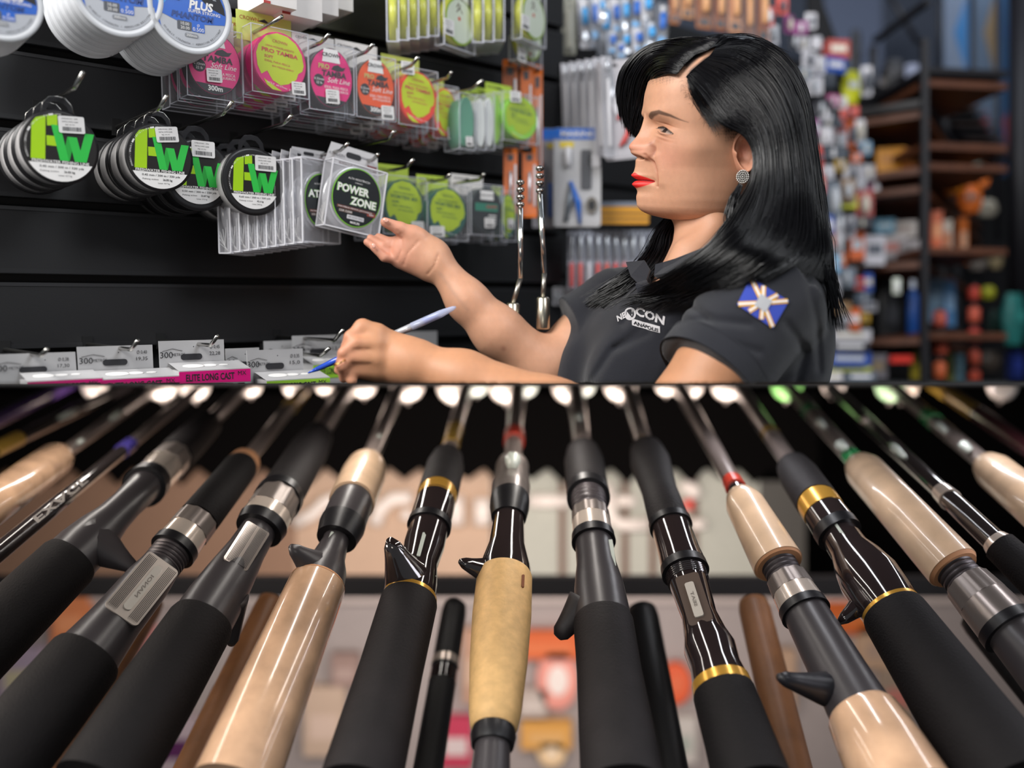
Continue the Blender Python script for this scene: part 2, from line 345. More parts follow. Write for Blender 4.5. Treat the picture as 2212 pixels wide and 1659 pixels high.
# ---- hooks
def hook(pxb, pyb, pxe, pye, pxt, pyt, label, r=.0033, b=.02):
    "shaft from the wall to the bend (pxe,pye), then the raised tip (pxt,pyt)"
    e = on(pxe, pye, b); w_ = e-HH*(b-WALLB-.0); tip = on(pxt, pyt, b+.028)
    t = thing('wall_hook', label, 'hook', Matrix.Translation(w_))
    I = lambda p: p-w_
    m = MB(); m.tube([I(w_), I(e-HH*.01), I(e), I(e+(tip-e)*.15), I(tip)], r, CHR, 8); m.build('prong', t)
    m = MB(); m.box(-.008, .008, -.002, .004, -.014, .014, GRV, M=R3); m.build('bracket', t)
    return t
for k, (x1, y1, x2, y2, nm) in enumerate(((160, 190, 180, 156, 'over the leftmost FW spools'), (343, 235, 361, 207, 'over the second FW spools'), (482, 246, 502, 220, 'over the third FW spools'), (612, 268, 630, 250, 'over the fourth FW spools'),
    (584, 52, 610, 35, 'through the lime card of the pink box pack'), (694, 92, 711, 74, 'through the white card of the pink oval pack'), (791, 112, 806, 96, 'through the white card of the orange pack'), (888, 142, 903, 124, 'through the lime card of the orange and yellow pack'),
    (966, 168, 976, 156, 'above the second yellow pack'), (1022, 190, 1042, 174, 'above the green and white packs'), (735, 325, 752, 310, 'through the grey header of the held pack'), (838, 300, 852, 284, 'right of the held pack'), (806, 345, 817, 333, 'short one behind the held pack'),
    (876, 362, 893, 345, 'above the first lime leaf pack'), (958, 388, 973, 377, 'above the second lime leaf pack'), (1035, 388, 1046, 376, 'above the dark green round pack'),
    (88, 768, 102, 755, 'through the corner card at lower left'), (283, 755, 298, 736, 'through the card above the first pink band'), (455, 746, 470, 726, 'through the card above the wide pink band'), (692, 768, 712, 752, 'dark one through the green box card'), (722, 735, 742, 712, 'behind the writing hand'))):
    hook(0, 0, x1, y1, x2, y2, 'bent steel wall hook '+nm, b=.03 if k < 15 else .05)

# ---- clear box packs with a round spool
def edges(m, x0, x1, y0, y1, z0, z1, r, mt):
    for y in (y0, y1):
        for z in (z0, z1): m.box(x0, x1, y-r, y+r, z-r, z+r, mt)
        for x in (x0, x1): m.box(x-r, x+r, y-r, y+r, z0, z1, mt)
    for x in (x0, x1):
        for z in (z0, z1): m.box(x-r, x+r, y0, y1, z-r, z+r, mt)
def leafshape(r):
    return [(r*x, r*z) for x, z in ((-.1, .98), (.3, .92), (.62, .72), (.85, .38), (.92, 0), (.86, -.2), (.7, -.3), (.62, -.52), (.3, -.72), (0, -.8), (-.3, -.66), (-.5, -.36), (-.72, -.5), (-.86, -.22), (-.9, .2), (-.8, .5), (-.5, .84))]
def box_pack(x0, x1, ztop, zbot, ht, hx0, hx1, b, label, c1, c2, style, hcol, n=3, tg=None, dp=.034, group='clear box packs of line', slim=False, roll=0.):
    cx, cz = (x0+x1)/2, (ztop+zbot)/2
    M = WM(cx, cz, b, roll=roll); w_ = wx(x0, x1, cz, b)/2; h_ = (zbot-ztop)/2*sz(cx, cz, b)
    t = thing('line_pack', label, 'line pack', M, group)
    m = MB(); m.box(-w_, w_, 0, dp, -h_, h_, CLR); m.build('clear_box', t)
    m = MB(); edges(m, -w_, w_, 0, dp, -h_, h_, .0007, CLE); m.build('box_edge', t)
    hc = cm(hcol, .5); hh = (ztop-ht)*sz(cx, ztop, b); hx = wx(hx0, hx1, cz, b)/2; ho = ((hx0+hx1)/2-cx)*sz(cx, cz, b)*1.25
    m = MB(); m.box(ho-hx, ho+hx, dp-.001, dp, h_-.02, h_+hh, hc)
    m.poly([(ho-.011, h_+hh*.55), (ho, h_+hh*.7), (ho+.013, h_+hh*.45), (ho, h_+hh*.5)], dp-.002, .0008, INK)
    m.text('CROWN', ho-hx*.55, h_+hh*.6, hh*.22, dp-.0015, cm('b04a3a') if hcol[0] == 'c' else INK)
    m.build('header_card', t)
    R = min(w_*1.0, h_*.93)
    rx, rz = min(w_*.95, R*1.02), h_*.9
    m = MB(); sc = Matrix.Diagonal((rx/R, 1, rz/R, 1))
    m.lathe([(.004, R*.9), (.003, R), (.012, R*.96), (dp-.008, R*.96), (dp-.004, R)], cm(c2, .3), 48, M=sc); m.build('spool', t)
    if slim: return t
    m = MB(); y = .002
    if style == 'leaf':
        m.disc(0, 0, rx*.97, y, .0006, cm(c2, .35), 48, rz=rz*.97); m.poly([(x*rx/R, z*rz/R) for x, z in leafshape(R*.97)], y-.0005, .0004, cm(c1, .35)); ik = cm('d0463c' if c2[0] in 'ef' else '3d6b3a', .5)
        m.text('CROWN', 0, .66*rz, .1*rz, y-.001, ik, rot=-.08); m.text('LINHA MONOFILAMENTO', 0, .46*rz, .07*rz, y-.001, ik, w=1.05*rx, rot=-.08)
        m.text('PRO TAMBA' if c2[0] in 'ef' else 'VORTEX 8X', 0, .3*rz, .14*rz, y-.001, ik, w=1.35*rx, bold=.03, rot=-.08); m.text('SOFT', -.42*rx, .13*rz, .1*rz, y-.001, ik, bold=.02, rot=-.08)
        m.text('IDEAL PARA PESCA', -.1*rx, -.04*rz, .07*rz, y-.001, ik, rot=-.08, w=.95*rx); m.text('EM PESQUEIRO', .1*rx, -.2*rz, .07*rz, y-.001, ik, rot=-.08, w=.8*rx)
        m.text('N°5.0  ø0.37mm  27,8', 0, -.82*rz, .07*rz, y-.001, WHT, w=1.0*rx, rot=-.2)
        m.poly([(-.62*rx, -.62*rz), (-.1*rx, -.9*rz), (.05*rx, -.97*rz), (-.3*rx, -.95*rz), (-.5*rx, -.82*rz)], y-.0008, .0004, cm(c1))
    elif style == 'oval':
        m.disc(0, 0, rx*.97, y, .0006, cm(c1, .35), 48, rz=rz*.97)
        m.poly([(-.34*rx, .96*rz), (.3*rx, .96*rz), (.42*rx, .52*rz), (-.42*rx, .52*rz)], y-.0006, .0004, WHT); m.text('CROWN', 0, .76*rz, .13*rz, y-.0011, INK, bold=.02)
        m.text('PRO', -.35*rx, .36*rz, .17*rz, y-.001, cm('c9b46a'), bold=.04); m.text('TAMBA', .12*rx, .14*rz, .2*rz, y-.001, INK, bold=.03, w=1.15*rx, shear=.1)
        m.poly([(.0*rx, .3*rz), (.1*rx, .42*rz), (.3*rx, .48*rz), (.5*rx, .4*rz), (.66*rx, .42*rz), (.56*rx, .3*rz), (.3*rx, .26*rz)], y-.0008, .0004, INK)
        m.text('Soft Line', .35*rx, -.06*rz, .17*rz, y-.001, WHT, shear=.35); m.text('IDEAL PARA PESCA', .22*rx, -.3*rz, .09*rz, y-.001, WHT, w=1.1*rx); m.text('EM PESQUEIROS', .3*rx, -.42*rz, .09*rz, y-.001, WHT, w=.95*rx)
        m.disc(-.58*rx, -.12*rz, .24*rx, y-.0008, .0004, INK, 24, rz=.2*rz); m.text('0.33mm', -.58*rx, -.08*rz, .08*rz, y-.0013, WHT); m.text('22 lb', -.58*rx, -.2*rz, .08*rz, y-.0013, WHT)
        pts = [(rx*.96*math.cos(A), rz*.96*math.sin(A)) for A in [math.radians(222+k*7) for k in range(14)]]
        m.poly(pts, y-.0007, .0004, INK); m.text('300m', 0, -.78*rz, .17*rz, y-.0012, WHT, bold=.03)
    elif style == 'dark':
        m.disc(0, 0, rx*.97, y, .0006, cm('1c2426', .3), 48, rz=rz*.97); m.box(-.42*rx, .42*rx, y-.0008, y-.0002, .45*rz, .85*rz, WHT); m.text('CROWN', 0, .65*rz, .14*rz, y-.0012, INK)
        m.box(-.75*rx, .7*rx, y-.0008, y-.0002, -.05*rz, .3*rz, cm('1f7f66')); m.text('KEEPER', .3*rx, .16*rz, .13*rz, y-.0012, cm('d23c3c'), shear=.2)
        for k in range(4): m.box(.1*rx, .6*rx, y-.0008, y-.0002, (-.25-.12*k)*rz, (-.2-.12*k)*rz, WHT)
    m.build('label', t)
    if tg:
        m = MB(); price_tag(m, tg[0]*w_, tg[1]*h_, w_*.62 if len(tg) < 3 else tg[2]*w_, h_*.4 if len(tg) < 4 else tg[3]*h_, -.002, .05); m.build('price_tag', t)
    for k in range(1, n+1):
        M2 = M.copy(); M2.translation += -HH*(dp+.002)*k-BZ*(.004*k)+BX*random.uniform(-.003, .003)
        dup(t, M2, '%s, %s on its hook' % (' '.join(label.split(',')[0].split()[:10]), ORD[k-1]), 'line packs behind the front one of their hook')
    return t
PK = 'e5177c'; OR = 'ee5a22'; LM = 'c5d600'; RD = 'f0412c'
box_pack(405, 524, 62, 212, 32, 380, 527, -.03, 'clear box pack with pink PRO TAMBA disc, partly behind the white spools', PK, '3a3136', 'oval', 'e9e3e6', 2, (-.05, -.35, .55, .38))
box_pack(546, 666, 64, 204, 28, 535, 652, .0, 'clear box pack with lime and pink PRO TAMBA SOFT disc under a lime card', LM, PK, 'leaf', 'cdd96a', 3, (.62, -.72, .5, .4))
box_pack(669, 765, 98, 240, 74, 655, 745, .0, 'clear box pack with pink oval disc under a white card', PK, '4a4048', 'oval', 'e6e1de', 3, (.0, -.55, .6, .42))
box_pack(771, 855, 122, 256, 92, 748, 838, .0, 'clear box pack with orange oval disc under a white card', OR, '4a3c30', 'oval', 'e6e1de', 3, (.55, -.75, .65, .44))
box_pack(862, 946, 150, 272, 121, 847, 928, .0, 'clear box pack with yellow and orange disc under a lime card', LM, RD, 'leaf', 'cdd96a', 3, (-.55, .95, .65, .44))
box_pack(936, 990, 186, 300, 168, 948, 980, -.03, 'clear box pack with yellow and orange disc, half hidden by its neighbour', LM, RD, 'leaf', 'cdd96a', 2, (.5, -.75, .8, .44))
for k, (x0, x1, zt, zb, c, hc, nm) in enumerate(((993, 1026, 204, 322, '5f9c82', 'e6e1de', 'green and white slim pack beside the yellow discs'), (1030, 1050, 208, 322, 'e8ebe8', 'b6cf4c', 'first slim white and lime pack in the upper row'), (1050, 1068, 206, 322, 'e8ebe8', 'b6cf4c', 'second slim white and lime pack in the upper row'), (1066, 1084, 202, 316, '9ed052', 'b6cf4c', 'slim lime pack in the upper row'))):
    box_pack(x0, x1, zt, zb, zt-18, x0, x1-2, .01-.008*k, nm, c, c, 'none', hc, 0, (.2, -.7, .9, .35) if k == 0 else None, dp=.05)
box_pack(1088, 1164, 205, 306, 183, 1070, 1126, .0, 'clear box pack with lime green disc at the right end of the upper row', 'a9c41a', '8fd43a', 'leaf', 'b6cf4c', 2, (-.35, .85, .6, .45))
box_pack(828, 920, 382, 506, 354, 824, 904, -.03, 'clear box pack with lime leaf disc behind the thumb', 'b2cb1c', '2c5b52', 'leaf', 'b4cc4a', 2, (.6, -.72, .6, .4))
box_pack(924, 1012, 400, 518, 378, 922, 990, -.01, 'clear box pack with sideways lime leaf disc in the lower row', 'b2cb1c', '1d5a52', 'leaf', 'b4cc4a', 2, (-.55, -.72, .7, .4), roll=.0)
box_pack(1018, 1088, 400, 508, 378, 996, 1065, .0, 'clear box pack with black and green disc under a white card', 'x', '20302f', 'dark', 'dcd8d4', 2, (.1, -.5, .6, .4))
box_pack(1082, 1116, 414, 520, 402, 1084, 1104, -.02, 'narrow clear pack with lime disc at the right end of the lower row', 'a9c41a', '1d5a52', 'leaf', 'b4cc4a', 1, (.2, -.3, .8, .4))

# ---- long clear packs with lime rings, top
def ring_pack(x0, x1, zt, zb, b, label, ang, front, n=0):
    cx, cz = (x0+x1)/2, (zt+zb)/2; M = WM(cx, cz, b, yaw=ang); h_ = (zb-zt)/2*sz(cx, cz, b); w_ = .048
    t = thing('line_pack', label, 'line pack', M, 'long clear packs of yellow line at the top')
    m = MB(); m.box(-w_, w_, 0, .022, -h_, h_, CLR); m.build('clear_box', t)
    m = MB(); edges(m, -w_, w_, 0, .022, -h_, h_, .0012, CLE); m.box(-w_, w_, 0, .022, -h_, -h_+.001, CLE); m.build('box_edge', t)
    for k in range(2 if not front else 1):
        m = MB(); m.lathe([(.003, w_*.5), (.003, w_*.95), (.019, w_*.95), (.019, w_*.5)], cm('c6c83c', .25), 40, M=Matrix.Translation((0, 0, -h_+w_*(1.15+1.9*k)))); m.build('spool', t)
    if front:
        m = MB(); m.poly([(-w_*.5, h_), (w_*.5, h_), (w_*.55, 0), (w_*.3, -h_*.1), (-w_*.35, 0)], -.001, .0006, cm('dfe3da', .3))
        m.disc(0, -h_+w_*1.1, w_*.85, -.0015, .0006, cm('d3dccb', .3), 40); m.disc(0, -h_+w_*1.1, w_*.93, -.001, .0004, cm('8fae3a', .3), 40)
        for k, ch in enumerate('天久'): m.text(ch, -w_*.05, h_*.45-k*.024, .02, -.0016, cm('4a2a22'), res=1)
        m.disc(-.003, -h_*.18, .004, -.0016, .0003, cm('c8402c'), 12); m.build('label', t)
        m = MB(); price_tag(m, -w_*.75, -h_*.52, .03, .03, -.003, 0); m.build('price_tag', t)
    return t
for k in range(5): ring_pack(858+21*k, 868+21*k, -40, 103-3*k, -.03+.0*k, 'slim clear pack seen edge on, %s in the top row of yellow line' % ('first', 'second', 'third', 'fourth', 'fifth')[k], .95, False)
ring_pack(962, 1024, -50, 105, .0, 'clear pack with brushed characters and price tag, top row', .25, True)
for k in range(3): ring_pack(1034+22*k, 1044+22*k, -40, 104-2*k, -.02, 'silvery clear pack edge on, %s beside the pack with brushed characters' % ('first', 'second', 'third')[k], 1.0, False)
ring_pack(1118, 1188, -50, 92, .01, 'clear pack with green ringed oval, right end of the top row', .3, True)
ring_pack(1110, 1180, 88, 138, -.03, 'lower clear pack with green ringed oval under the top row', .3, True)
def flat_box(x0, x1, z0, z1, b, dp, cols, label, cat='box', name='card_box', yaw=0., grp=None, parts=()):
    cx, cz = (x0+x1)/2, (z0+z1)/2; M = WM(cx, cz, b, yaw=yaw); h_ = (z1-z0)/2*sz(cx, cz, b); w_ = wx(x0, x1, cz, b)/2
    t = thing(name, label, cat, M, grp); m = MB(); m.box(-w_, w_, 0, dp, -h_, h_, cols[0]); m.build('carton', t)
    for (u0, u1, v0, v1, c) in parts: m = MB(); m.box(u0*w_, u1*w_, -.0008, 0, v0*h_, v1*h_, c); m.build('printed_panel', t)
    return t
for k, (x0, x1, z1) in enumerate(((570, 640, 12), (610, 695, 36), (640, 730, 24), (690, 762, 16))):
    flat_box(x0, x1, -70, z1, .02-.02*k, .10, (cm('e4dfdc', .4),), 'white carton hanging at the top edge, %s from the left' % ('first', 'second', 'third', 'fourth')[k], parts=((-1, -.6, -1, -.86, cm('b4372f')),))

# ---- grey blister packs and the pack held in the hand
def blister(M, w_, h_, hh, label, dp, deco, group=None, title=('POWER', 'ZONE')):
    t = thing('blister_pack', label, 'blister pack', M, group); GB = mat('grey_blister', 'dcdbe0', .18, spec=.7, alpha=.26); GC = cm('cbc9cb', .45)
    m = MB(); m.poly([(-w_, -h_+.0), (w_, -h_), (w_, h_), (w_*.86, h_+hh), (-w_*.86, h_+hh), (-w_, h_)], dp, .0012, GC)
    m.poly(rrect(-w_*.28, w_*.28, h_+hh*.42, h_+hh*.72, hh*.14), dp-.0006, .0004, INK)
    m.text('MARURI', w_*.5, h_+hh*.62, hh*.13, dp-.0008, cm('5a5560')); m.text('ATHLON', -w_*.62, h_+hh*.45, hh*.16, dp-.0008, GREYI)
    m.box(-w_*.5, w_*.92, dp-.0006, dp, h_+hh*.02, h_+hh*.14, cm('4a2225')); m.text('SUPER RESISTENTE', w_*.15, h_+hh*.08, hh*.07, dp-.001, WHT, w=w_*1.2)
    m.box(w_*.55, w_*.9, dp-.0006, dp, h_+hh*.2, h_+hh*.34, cm('7a3436')); m.build('header_card', t)
    m = MB(); m.box(-w_, w_, 0, dp, -h_, h_*.98, GB); m.build('blister_shell', t)
    m = MB(); edges(m, -w_, w_, 0, dp, -h_, h_*.98, .0011, cm('e6e5ea', .2))
    for k in range(6):   # moulded ribs fanning out of the lower corner
        a = math.radians(18+12*k); m.tube([(-w_+.001, dp*.1+.002*k, -h_+.002), (-w_+.0005, min(dp*.95, dp*.1+.03*math.cos(a)), -h_+.04*math.sin(a)+.004)], .0005, WHT, 4)
    m.build('box_edge', t)
    R = min(w_*.97, h_*.93); EZ = Matrix.Diagonal((1, 1, min(h_*.95/R, 1.2), 1)); m = MB(); m.lathe([(.004, R*.88), (.001, R), (.006, R), (.007, R*.93), (dp-.006, R*.93), (dp-.004, R)], mat('grey_spool', 'd4d4d8', .2, .25), 56, M=EZ); m.build('spool', t)
    if deco:
        m = MB(); r = R*.92; y = -.001; LB = cm('23282b', .3)
        m.disc(.0, 0, r, y, .001, cm('7fc241', .3), 56); m.disc(0, 0, r*.965, y-.0004, .0004, LB, 56); m.disc(0, 0, r*.93, y-.0007, .0003, cm('20262a', .35), 56)
        m.text('ALTA RESISTÊNCIA', 0, .62*r, .08*r, y-.001, WHT, w=.9*r); m.text('À ABRASÃO', 0, .5*r, .05*r, y-.001, WHT)
        m.text(title[0], -.18*r, .24*r, .3*r, y-.0012, cm('9fd486'), w=1.34*r, bold=.06); m.text(title[0], -.18*r, .24*r, .27*r, y-.0018, WHT, w=1.28*r, bold=.03)
        m.text(title[1], .28*r, -.13*r, .3*r, y-.0012, cm('9fd486'), w=1.1*r, bold=.06); m.text(title[1], .28*r, -.13*r, .27*r, y-.0018, WHT, w=1.04*r, bold=.03)
        m.box(-.75*r, .8*r, y-.001, y-.0006, -.45*r, -.35*r, cm('6b4038')); m.text('MATÉRIA-PRIMA JAPONESA', 0, -.4*r, .07*r, y-.0014, WHT, w=1.4*r)
        m.box(-.66*r, -.1*r, y-.001, y-.0006, -.58*r, -.48*r, cm('5d4a40')); m.text('COR CLEAR', -.38*r, -.53*r, .07*r, y-.0014, WHT)
        m.box(.5*r, .85*r, y-.001, y-.0006, -.52*r, -.4*r, cm('96443a')); m.text('500M', .67*r, -.46*r, .06*r, y-.0014, WHT)
        m.poly(rrect(-.3*r, .4*r, -.76*r, -.62*r, .02*r), y-.001, .0004, cm('cfcfd2')); m.text('20lb  0.31mm  8.36kg', .05*r, -.69*r, .06*r, y-.0014, INK, w=.6*r)
        m.text('MARURI', .05*r, -.86*r, .08*r, y-.001, WHT, bold=.02); m.v = [(a, b, c*EZ[2][2]) for a, b, c in m.v]; m.build('label', t)
    return t
_b = .045
s_ = sz(775, 420, _b)
blister(WM(770, 428, _b, yaw=-.06, roll=.17), 56*s_*1.17, 72*s_, 42*s_, 'grey blister pack with black POWER ZONE label held in the raised hand', .034, True)
t0 = None
for k in range(10):
    x = 694-19*k; y = 434+2.6*k
    M = WM(x, y, .0-.006*k, yaw=.62 if k else .25)
    w_, h_, hh = .040, 92*sz(x, y)*(.97), 20*sz(x)
    if k == 0:
        t0 = blister(M, .044, h_, hh*1.2, 'grey blister pack with dark purple disc directly behind the held pack', .030, True, None, ('ATHL', 'ON'))
    elif k == 1: t1 = blister(M, w_, h_, hh, 'grey blister pack edge on, next after the one with the dark disc', .022, False, 'grey blister packs hanging in a row')
    else: dup(t1, M, 'grey blister pack edge on, %s behind the held pack' % ORD[k-1], 'grey blister packs hanging in a row')

# ---- grey cards and boxes along the bottom
GC2 = cm('b5b4b5', .5)
def long_cast(x0, x1, zt, bx0, bx1, bt, b, label, c, nums, cut=ZC+.001, txt=True):
    cx = (x0+x1)/2; M = WM(cx, zt, b); bot = -(on(cx, zt, b).z-cut)/BZ.z
    w_ = wx(x0, x1, zt, b)/2; q = sz(cx, zt, b)
    t = thing('line_box', label, 'box', M, 'grey boxes of line along the bottom')
    m = MB(); h_ = -q*58; m.box(-w_, w_, .0, .0012, -q*120, 0, GC2)
    m.poly(rrect(-w_*.35, w_*.3, -q*42, -q*29, q*6), -.0006, .0005, INK)
    m.text('300', -w_*.78, -q*30, q*13, -.0006, INK, w=q*27); m.text('METROS', -w_*.42, -q*30, q*6, -.0006, INK, w=q*28)
    m.tube([(-w_*.9, -.0006, -q*22), (-w_*.6, -.0006, -q*17), (-w_*.3, -.0006, -q*22)], .0004, INK, 4)
    m.text(nums[0], w_*.7, -q*16, q*9, -.0006, INK, w=q*22); m.text(nums[1], w_*.7, -q*30, q*9, -.0006, INK, w=q*24); m.clampz(M); m.build('header_card', t)
    bb = wx(bx0, bx1, bt, b)/2; off = ((bx0+bx1)/2-cx)*q*1.2; zt2 = -(bt-zt)*q+q*13
    m = MB(); m.box(off-bb, off+bb, -.045, 0, bot, zt2-q*14, GC2)
    m.poly([(off-bb, bot), (off+bb, bot), (off+bb, zt2-q*14), (off-bb, zt2-q*14)], -.0456, .0005, GC2)
    m.add([(off-bb, -.045, zt2-q*14), (off+bb, -.045, zt2-q*14), (off+bb, 0, zt2), (off-bb, 0, zt2)], [(0, 1, 2, 3)], GC2)
    if c: m.box(off-bb, off+bb, -.0462, -.045, max(bot, zt2-q*44), zt2-q*16, cm(c, .4)); m.text('ELITE LONG CAST', off-bb*.15, zt2-q*29, q*15, -.0468, INK, w=bb*1.35, bold=.02); m.text('MX', off+bb*.75, zt2-q*24, q*9, -.0468, INK)
    m.disc(off-bb*.35, -.01, .001, -.01, .001, INK, 4)
    m.clampz(M); m.build('carton', t)
    m = MB(); SHR = Matrix.Identity(4); SHR[2][1] = q*14/.045; T = Matrix.Translation((off, -.0225, zt2-q*6.6)) @ SHR
    for k, (xx, r) in enumerate(((-.45, .3), (.0, .2), (.4, .13))):
        m.lathe([(-.0002, bb*r*.86), (-.0002, bb*r), (.0005, bb*r), (.0005, bb*r*.86)], WHT, 28, M=T @ Matrix.Translation((bb*xx, 0, 0)) @ Matrix.Diagonal((1, .5, 1, 1)), axis='z')
    m.clampz(M); m.build('lid_print', t)
    return t
long_cast(-20, 165, 763, 30, 190, 817, .0, 'grey 300 METROS line box marked 0,38 at the lower left corner', 'e0157f', ('Ø 0,38', '17,30'))
long_cast(168, 331, 747, 190, 360, 812, .0, 'grey 300 METROS line box marked 0,40 with pink band', 'e0157f', ('Ø 0,40', '19,35'))
long_cast(344, 485, 735, 360, 512, 795, .0, 'grey 300 METROS line box marked 0,45 with pink ELITE LONG CAST band', 'e0157f', ('Ø 0,45', '22,28'))
long_cast(534, 655, 755, 548, 683, 815, .03, 'grey 300 METROS line box with green ELITE LONG CAST band', '9fd63c', ('Ø 0,35', '15,0'))
long_cast(487, 560, 752, 500, 570, 815, -.02, 'grey line box tucked between the pink and the green banded boxes', 'a8e6c8', ('', ''))
long_cast(632, 745, 724, 650, 740, 782, -.06, 'grey line box with green band behind the writing hand', '9fd63c', ('Ø 0,31', '12,0'))
long_cast(570, 640, 736, 580, 650, 800, -.09, 'grey line box furthest back beside the writing hand', None, ('', ''))
long_cast(850, 945, 716, 860, 935, 790, -.1, 'grey line box seen under the raised forearm', None, ('', ''))
# ================================================================ UPPER: TOOLS AND PACKS PAST THE CORNER
def arm_tool(pts, d, label, r0=6.0):
    s = d/FPX; O = P(pts[0][0], pts[0][1], d); t = thing('flex_socket_wrench', label, 'tool', Matrix.Translation(O))
    I = lambda p, dd=0: P(p[0], p[1], d+dd)-O
    m = MB(); m.tube([I(pts[0]), I(pts[1])], r0*s, mat('bright_steel', 'e4e4e2', .15, 1.0), 14); m.build('upper_rod', t)
    m = MB(); m.tube([I(pts[1]), I(pts[2])], r0*.95*s, STEEL, 12); m.build('lower_rod', t)
    a, b = Vector(I(pts[2])), Vector(I(pts[3])); m = MB()
    for k in range(1): m.tube([a, a+(b-a)*.05, a+(b-a)*.95, b], [12*s, 15*s, 15*s, 13*s], mat('brushed_socket', 'b5afa0', .3, 1.0), 20)
    m.build('socket', t)
    m = MB(); c = I(pts[0]); z = Vector((0, 0, 1))
    for k in range(4): m.tube([c+z*s*(2+16*k), c+z*s*(6+16*k), c+z*s*(10+16*k), c+z*s*(14+16*k)], [4*s, 9*s, 9*s, 4*s], CHR, 12)
    m.build('swivel', t); return t
arm_tool([(1124, 450), (1124, 602), (1108, 655), (1106, 716)], 1.62, 'steel tool with swivel head hanging left of its twin under the green pack')
arm_tool([(1166, 420), (1176, 590), (1173, 642), (1173, 712)], 1.62, 'steel tool with swivel head hanging right of its twin')
def pack(px0, px1, py0, py1, d, name, label, cat, card, parts=(), roll=0., group=None, yaw=0., dp=.012, shell=True):
    "a hang card with coloured pieces; parts: (u0,u1,v0,v1,material,kind)"
    s = d/FPX; cx, cy = (px0+px1)/2, (py0+py1)/2; w_, h_ = (px1-px0)/2*s, (py1-py0)/2*s
    M = Matrix.Translation(P(cx, cy, d)) @ Matrix.Rotation(yaw, 4, 'Z') @ Matrix.Rotation(roll, 4, 'Y')
    t = thing(name, label, cat, M, group); m = MB(); m.poly(rrect(-w_, w_, -h_, h_, min(w_, h_)*.15), 0, .0015, card)
    m.box(-w_*.2, w_*.2, -.0006, 0, h_*.86, h_*.93, INK); m.build('card', t)
    for (u0, u1, v0, v1, mt, kind) in parts:
        m = MB(); x0, x1, z0, z1 = u0*w_, u1*w_, v0*h_, v1*h_; r = min(abs(x1-x0), abs(z1-z0))/2
        if kind == 'rod':
            if abs(z1-z0) > abs(x1-x0): m.tube([((x0+x1)/2, -r, z0), ((x0+x1)/2, -r, z0+r*.6), ((x0+x1)/2, -r, z1-r*.6), ((x0+x1)/2, -r, z1)], [r*.5, r, r, r*.5], mt, 12)
            else: m.tube([(x0, -r, (z0+z1)/2), (x0+r*.6, -r, (z0+z1)/2), (x1-r*.6, -r, (z0+z1)/2), (x1, -r, (z0+z1)/2)], [r*.5, r, r, r*.5], mt, 12)
        elif kind == 'disc': m.disc((x0+x1)/2, (z0+z1)/2, (x1-x0)/2, -.006, .006, mt, 24, rz=(z1-z0)/2)
        elif kind == 'slant': m.tube([(x0, -.004, z0), ((x0+x1)/2+abs(x1-x0)*.3, -.008, (z0+z1)/2), (x1, -.004, z1)], [w_*.10, w_*.14, w_*.07], mt, 10)
        elif kind.startswith('t:'): m.text(kind[2:], (x0+x1)/2, (z0+z1)/2, z1-z0, -.0025, mt, w=x1-x0, bold=.03)
        elif kind == 'fish':
            pts = [(x0, (z0+z1)/2), (x0+(x1-x0)*.3, z1), (x0+(x1-x0)*.75, (z0+z1)/2+(z1-z0)*.15), (x1, z1), (x1, z0), (x0+(x1-x0)*.75, (z0+z1)/2-(z1-z0)*.15), (x0+(x1-x0)*.3, z0)]
            m.poly(pts, -.006, .005, mt)
        else: m.poly(rrect(x0, x1, z0, z1, r*.4), -.004 if kind == 'b' else -.0012, .0035 if kind == 'b' else .001, mt)
        m.build({'rod': 'body', 'disc': 'reel', 'slant': 'handle', 'fish': 'lure'}.get(kind, 'lettering' if kind[0] == 't' else 'print'), t)
    if shell: m = MB(); m.box(-w_*.95, w_*.95, -dp, 0, -h_*.95, h_*.8, CLR); m.build('clear_shell', t)
    return t
ORG = cm('e8741c', .4); BLUE = cm('1f66c4', .35); REDM = cm('e0392f', .35); YEL = cm('e3c81f', .4); LGR = cm('c8c6cc', .4); DGR = cm('3b3b40', .4); SKYB = cm('3f9fe0', .25); BRN = cm('b06a34', .45); TEAL = cm('2f8f8c', .4); WHC = cm('dcdade', .35); SLV = mat('silver_paint', 'c9ccd2', .25, .7)
for k, (a, b_, c, d_, dd, nm) in enumerate(((1086, 1118, 128, 300, 1.98, 'under the long clear packs, left'), (1124, 1150, 135, 330, 2.0, 'under the long clear packs, middle'), (1150, 1172, 140, 400, 2.02, 'long strip under the long clear packs, right'), (1088, 1118, 320, 462, 1.97, 'beside the first steel tool'), (1128, 1160, 318, 470, 2.0, 'between the two steel tools'))):
    pack(a, b_, c, d_, dd, 'tool_card', 'orange hang card '+nm, 'tool card', ORG, ((-.4, .4, .62, .8, DGR, 'p'), (-.2, .2, -.6, .3, SLV, 'rod'), (.5, .85, -.7, .5, WHC, 'rod')), group='orange hang cards')
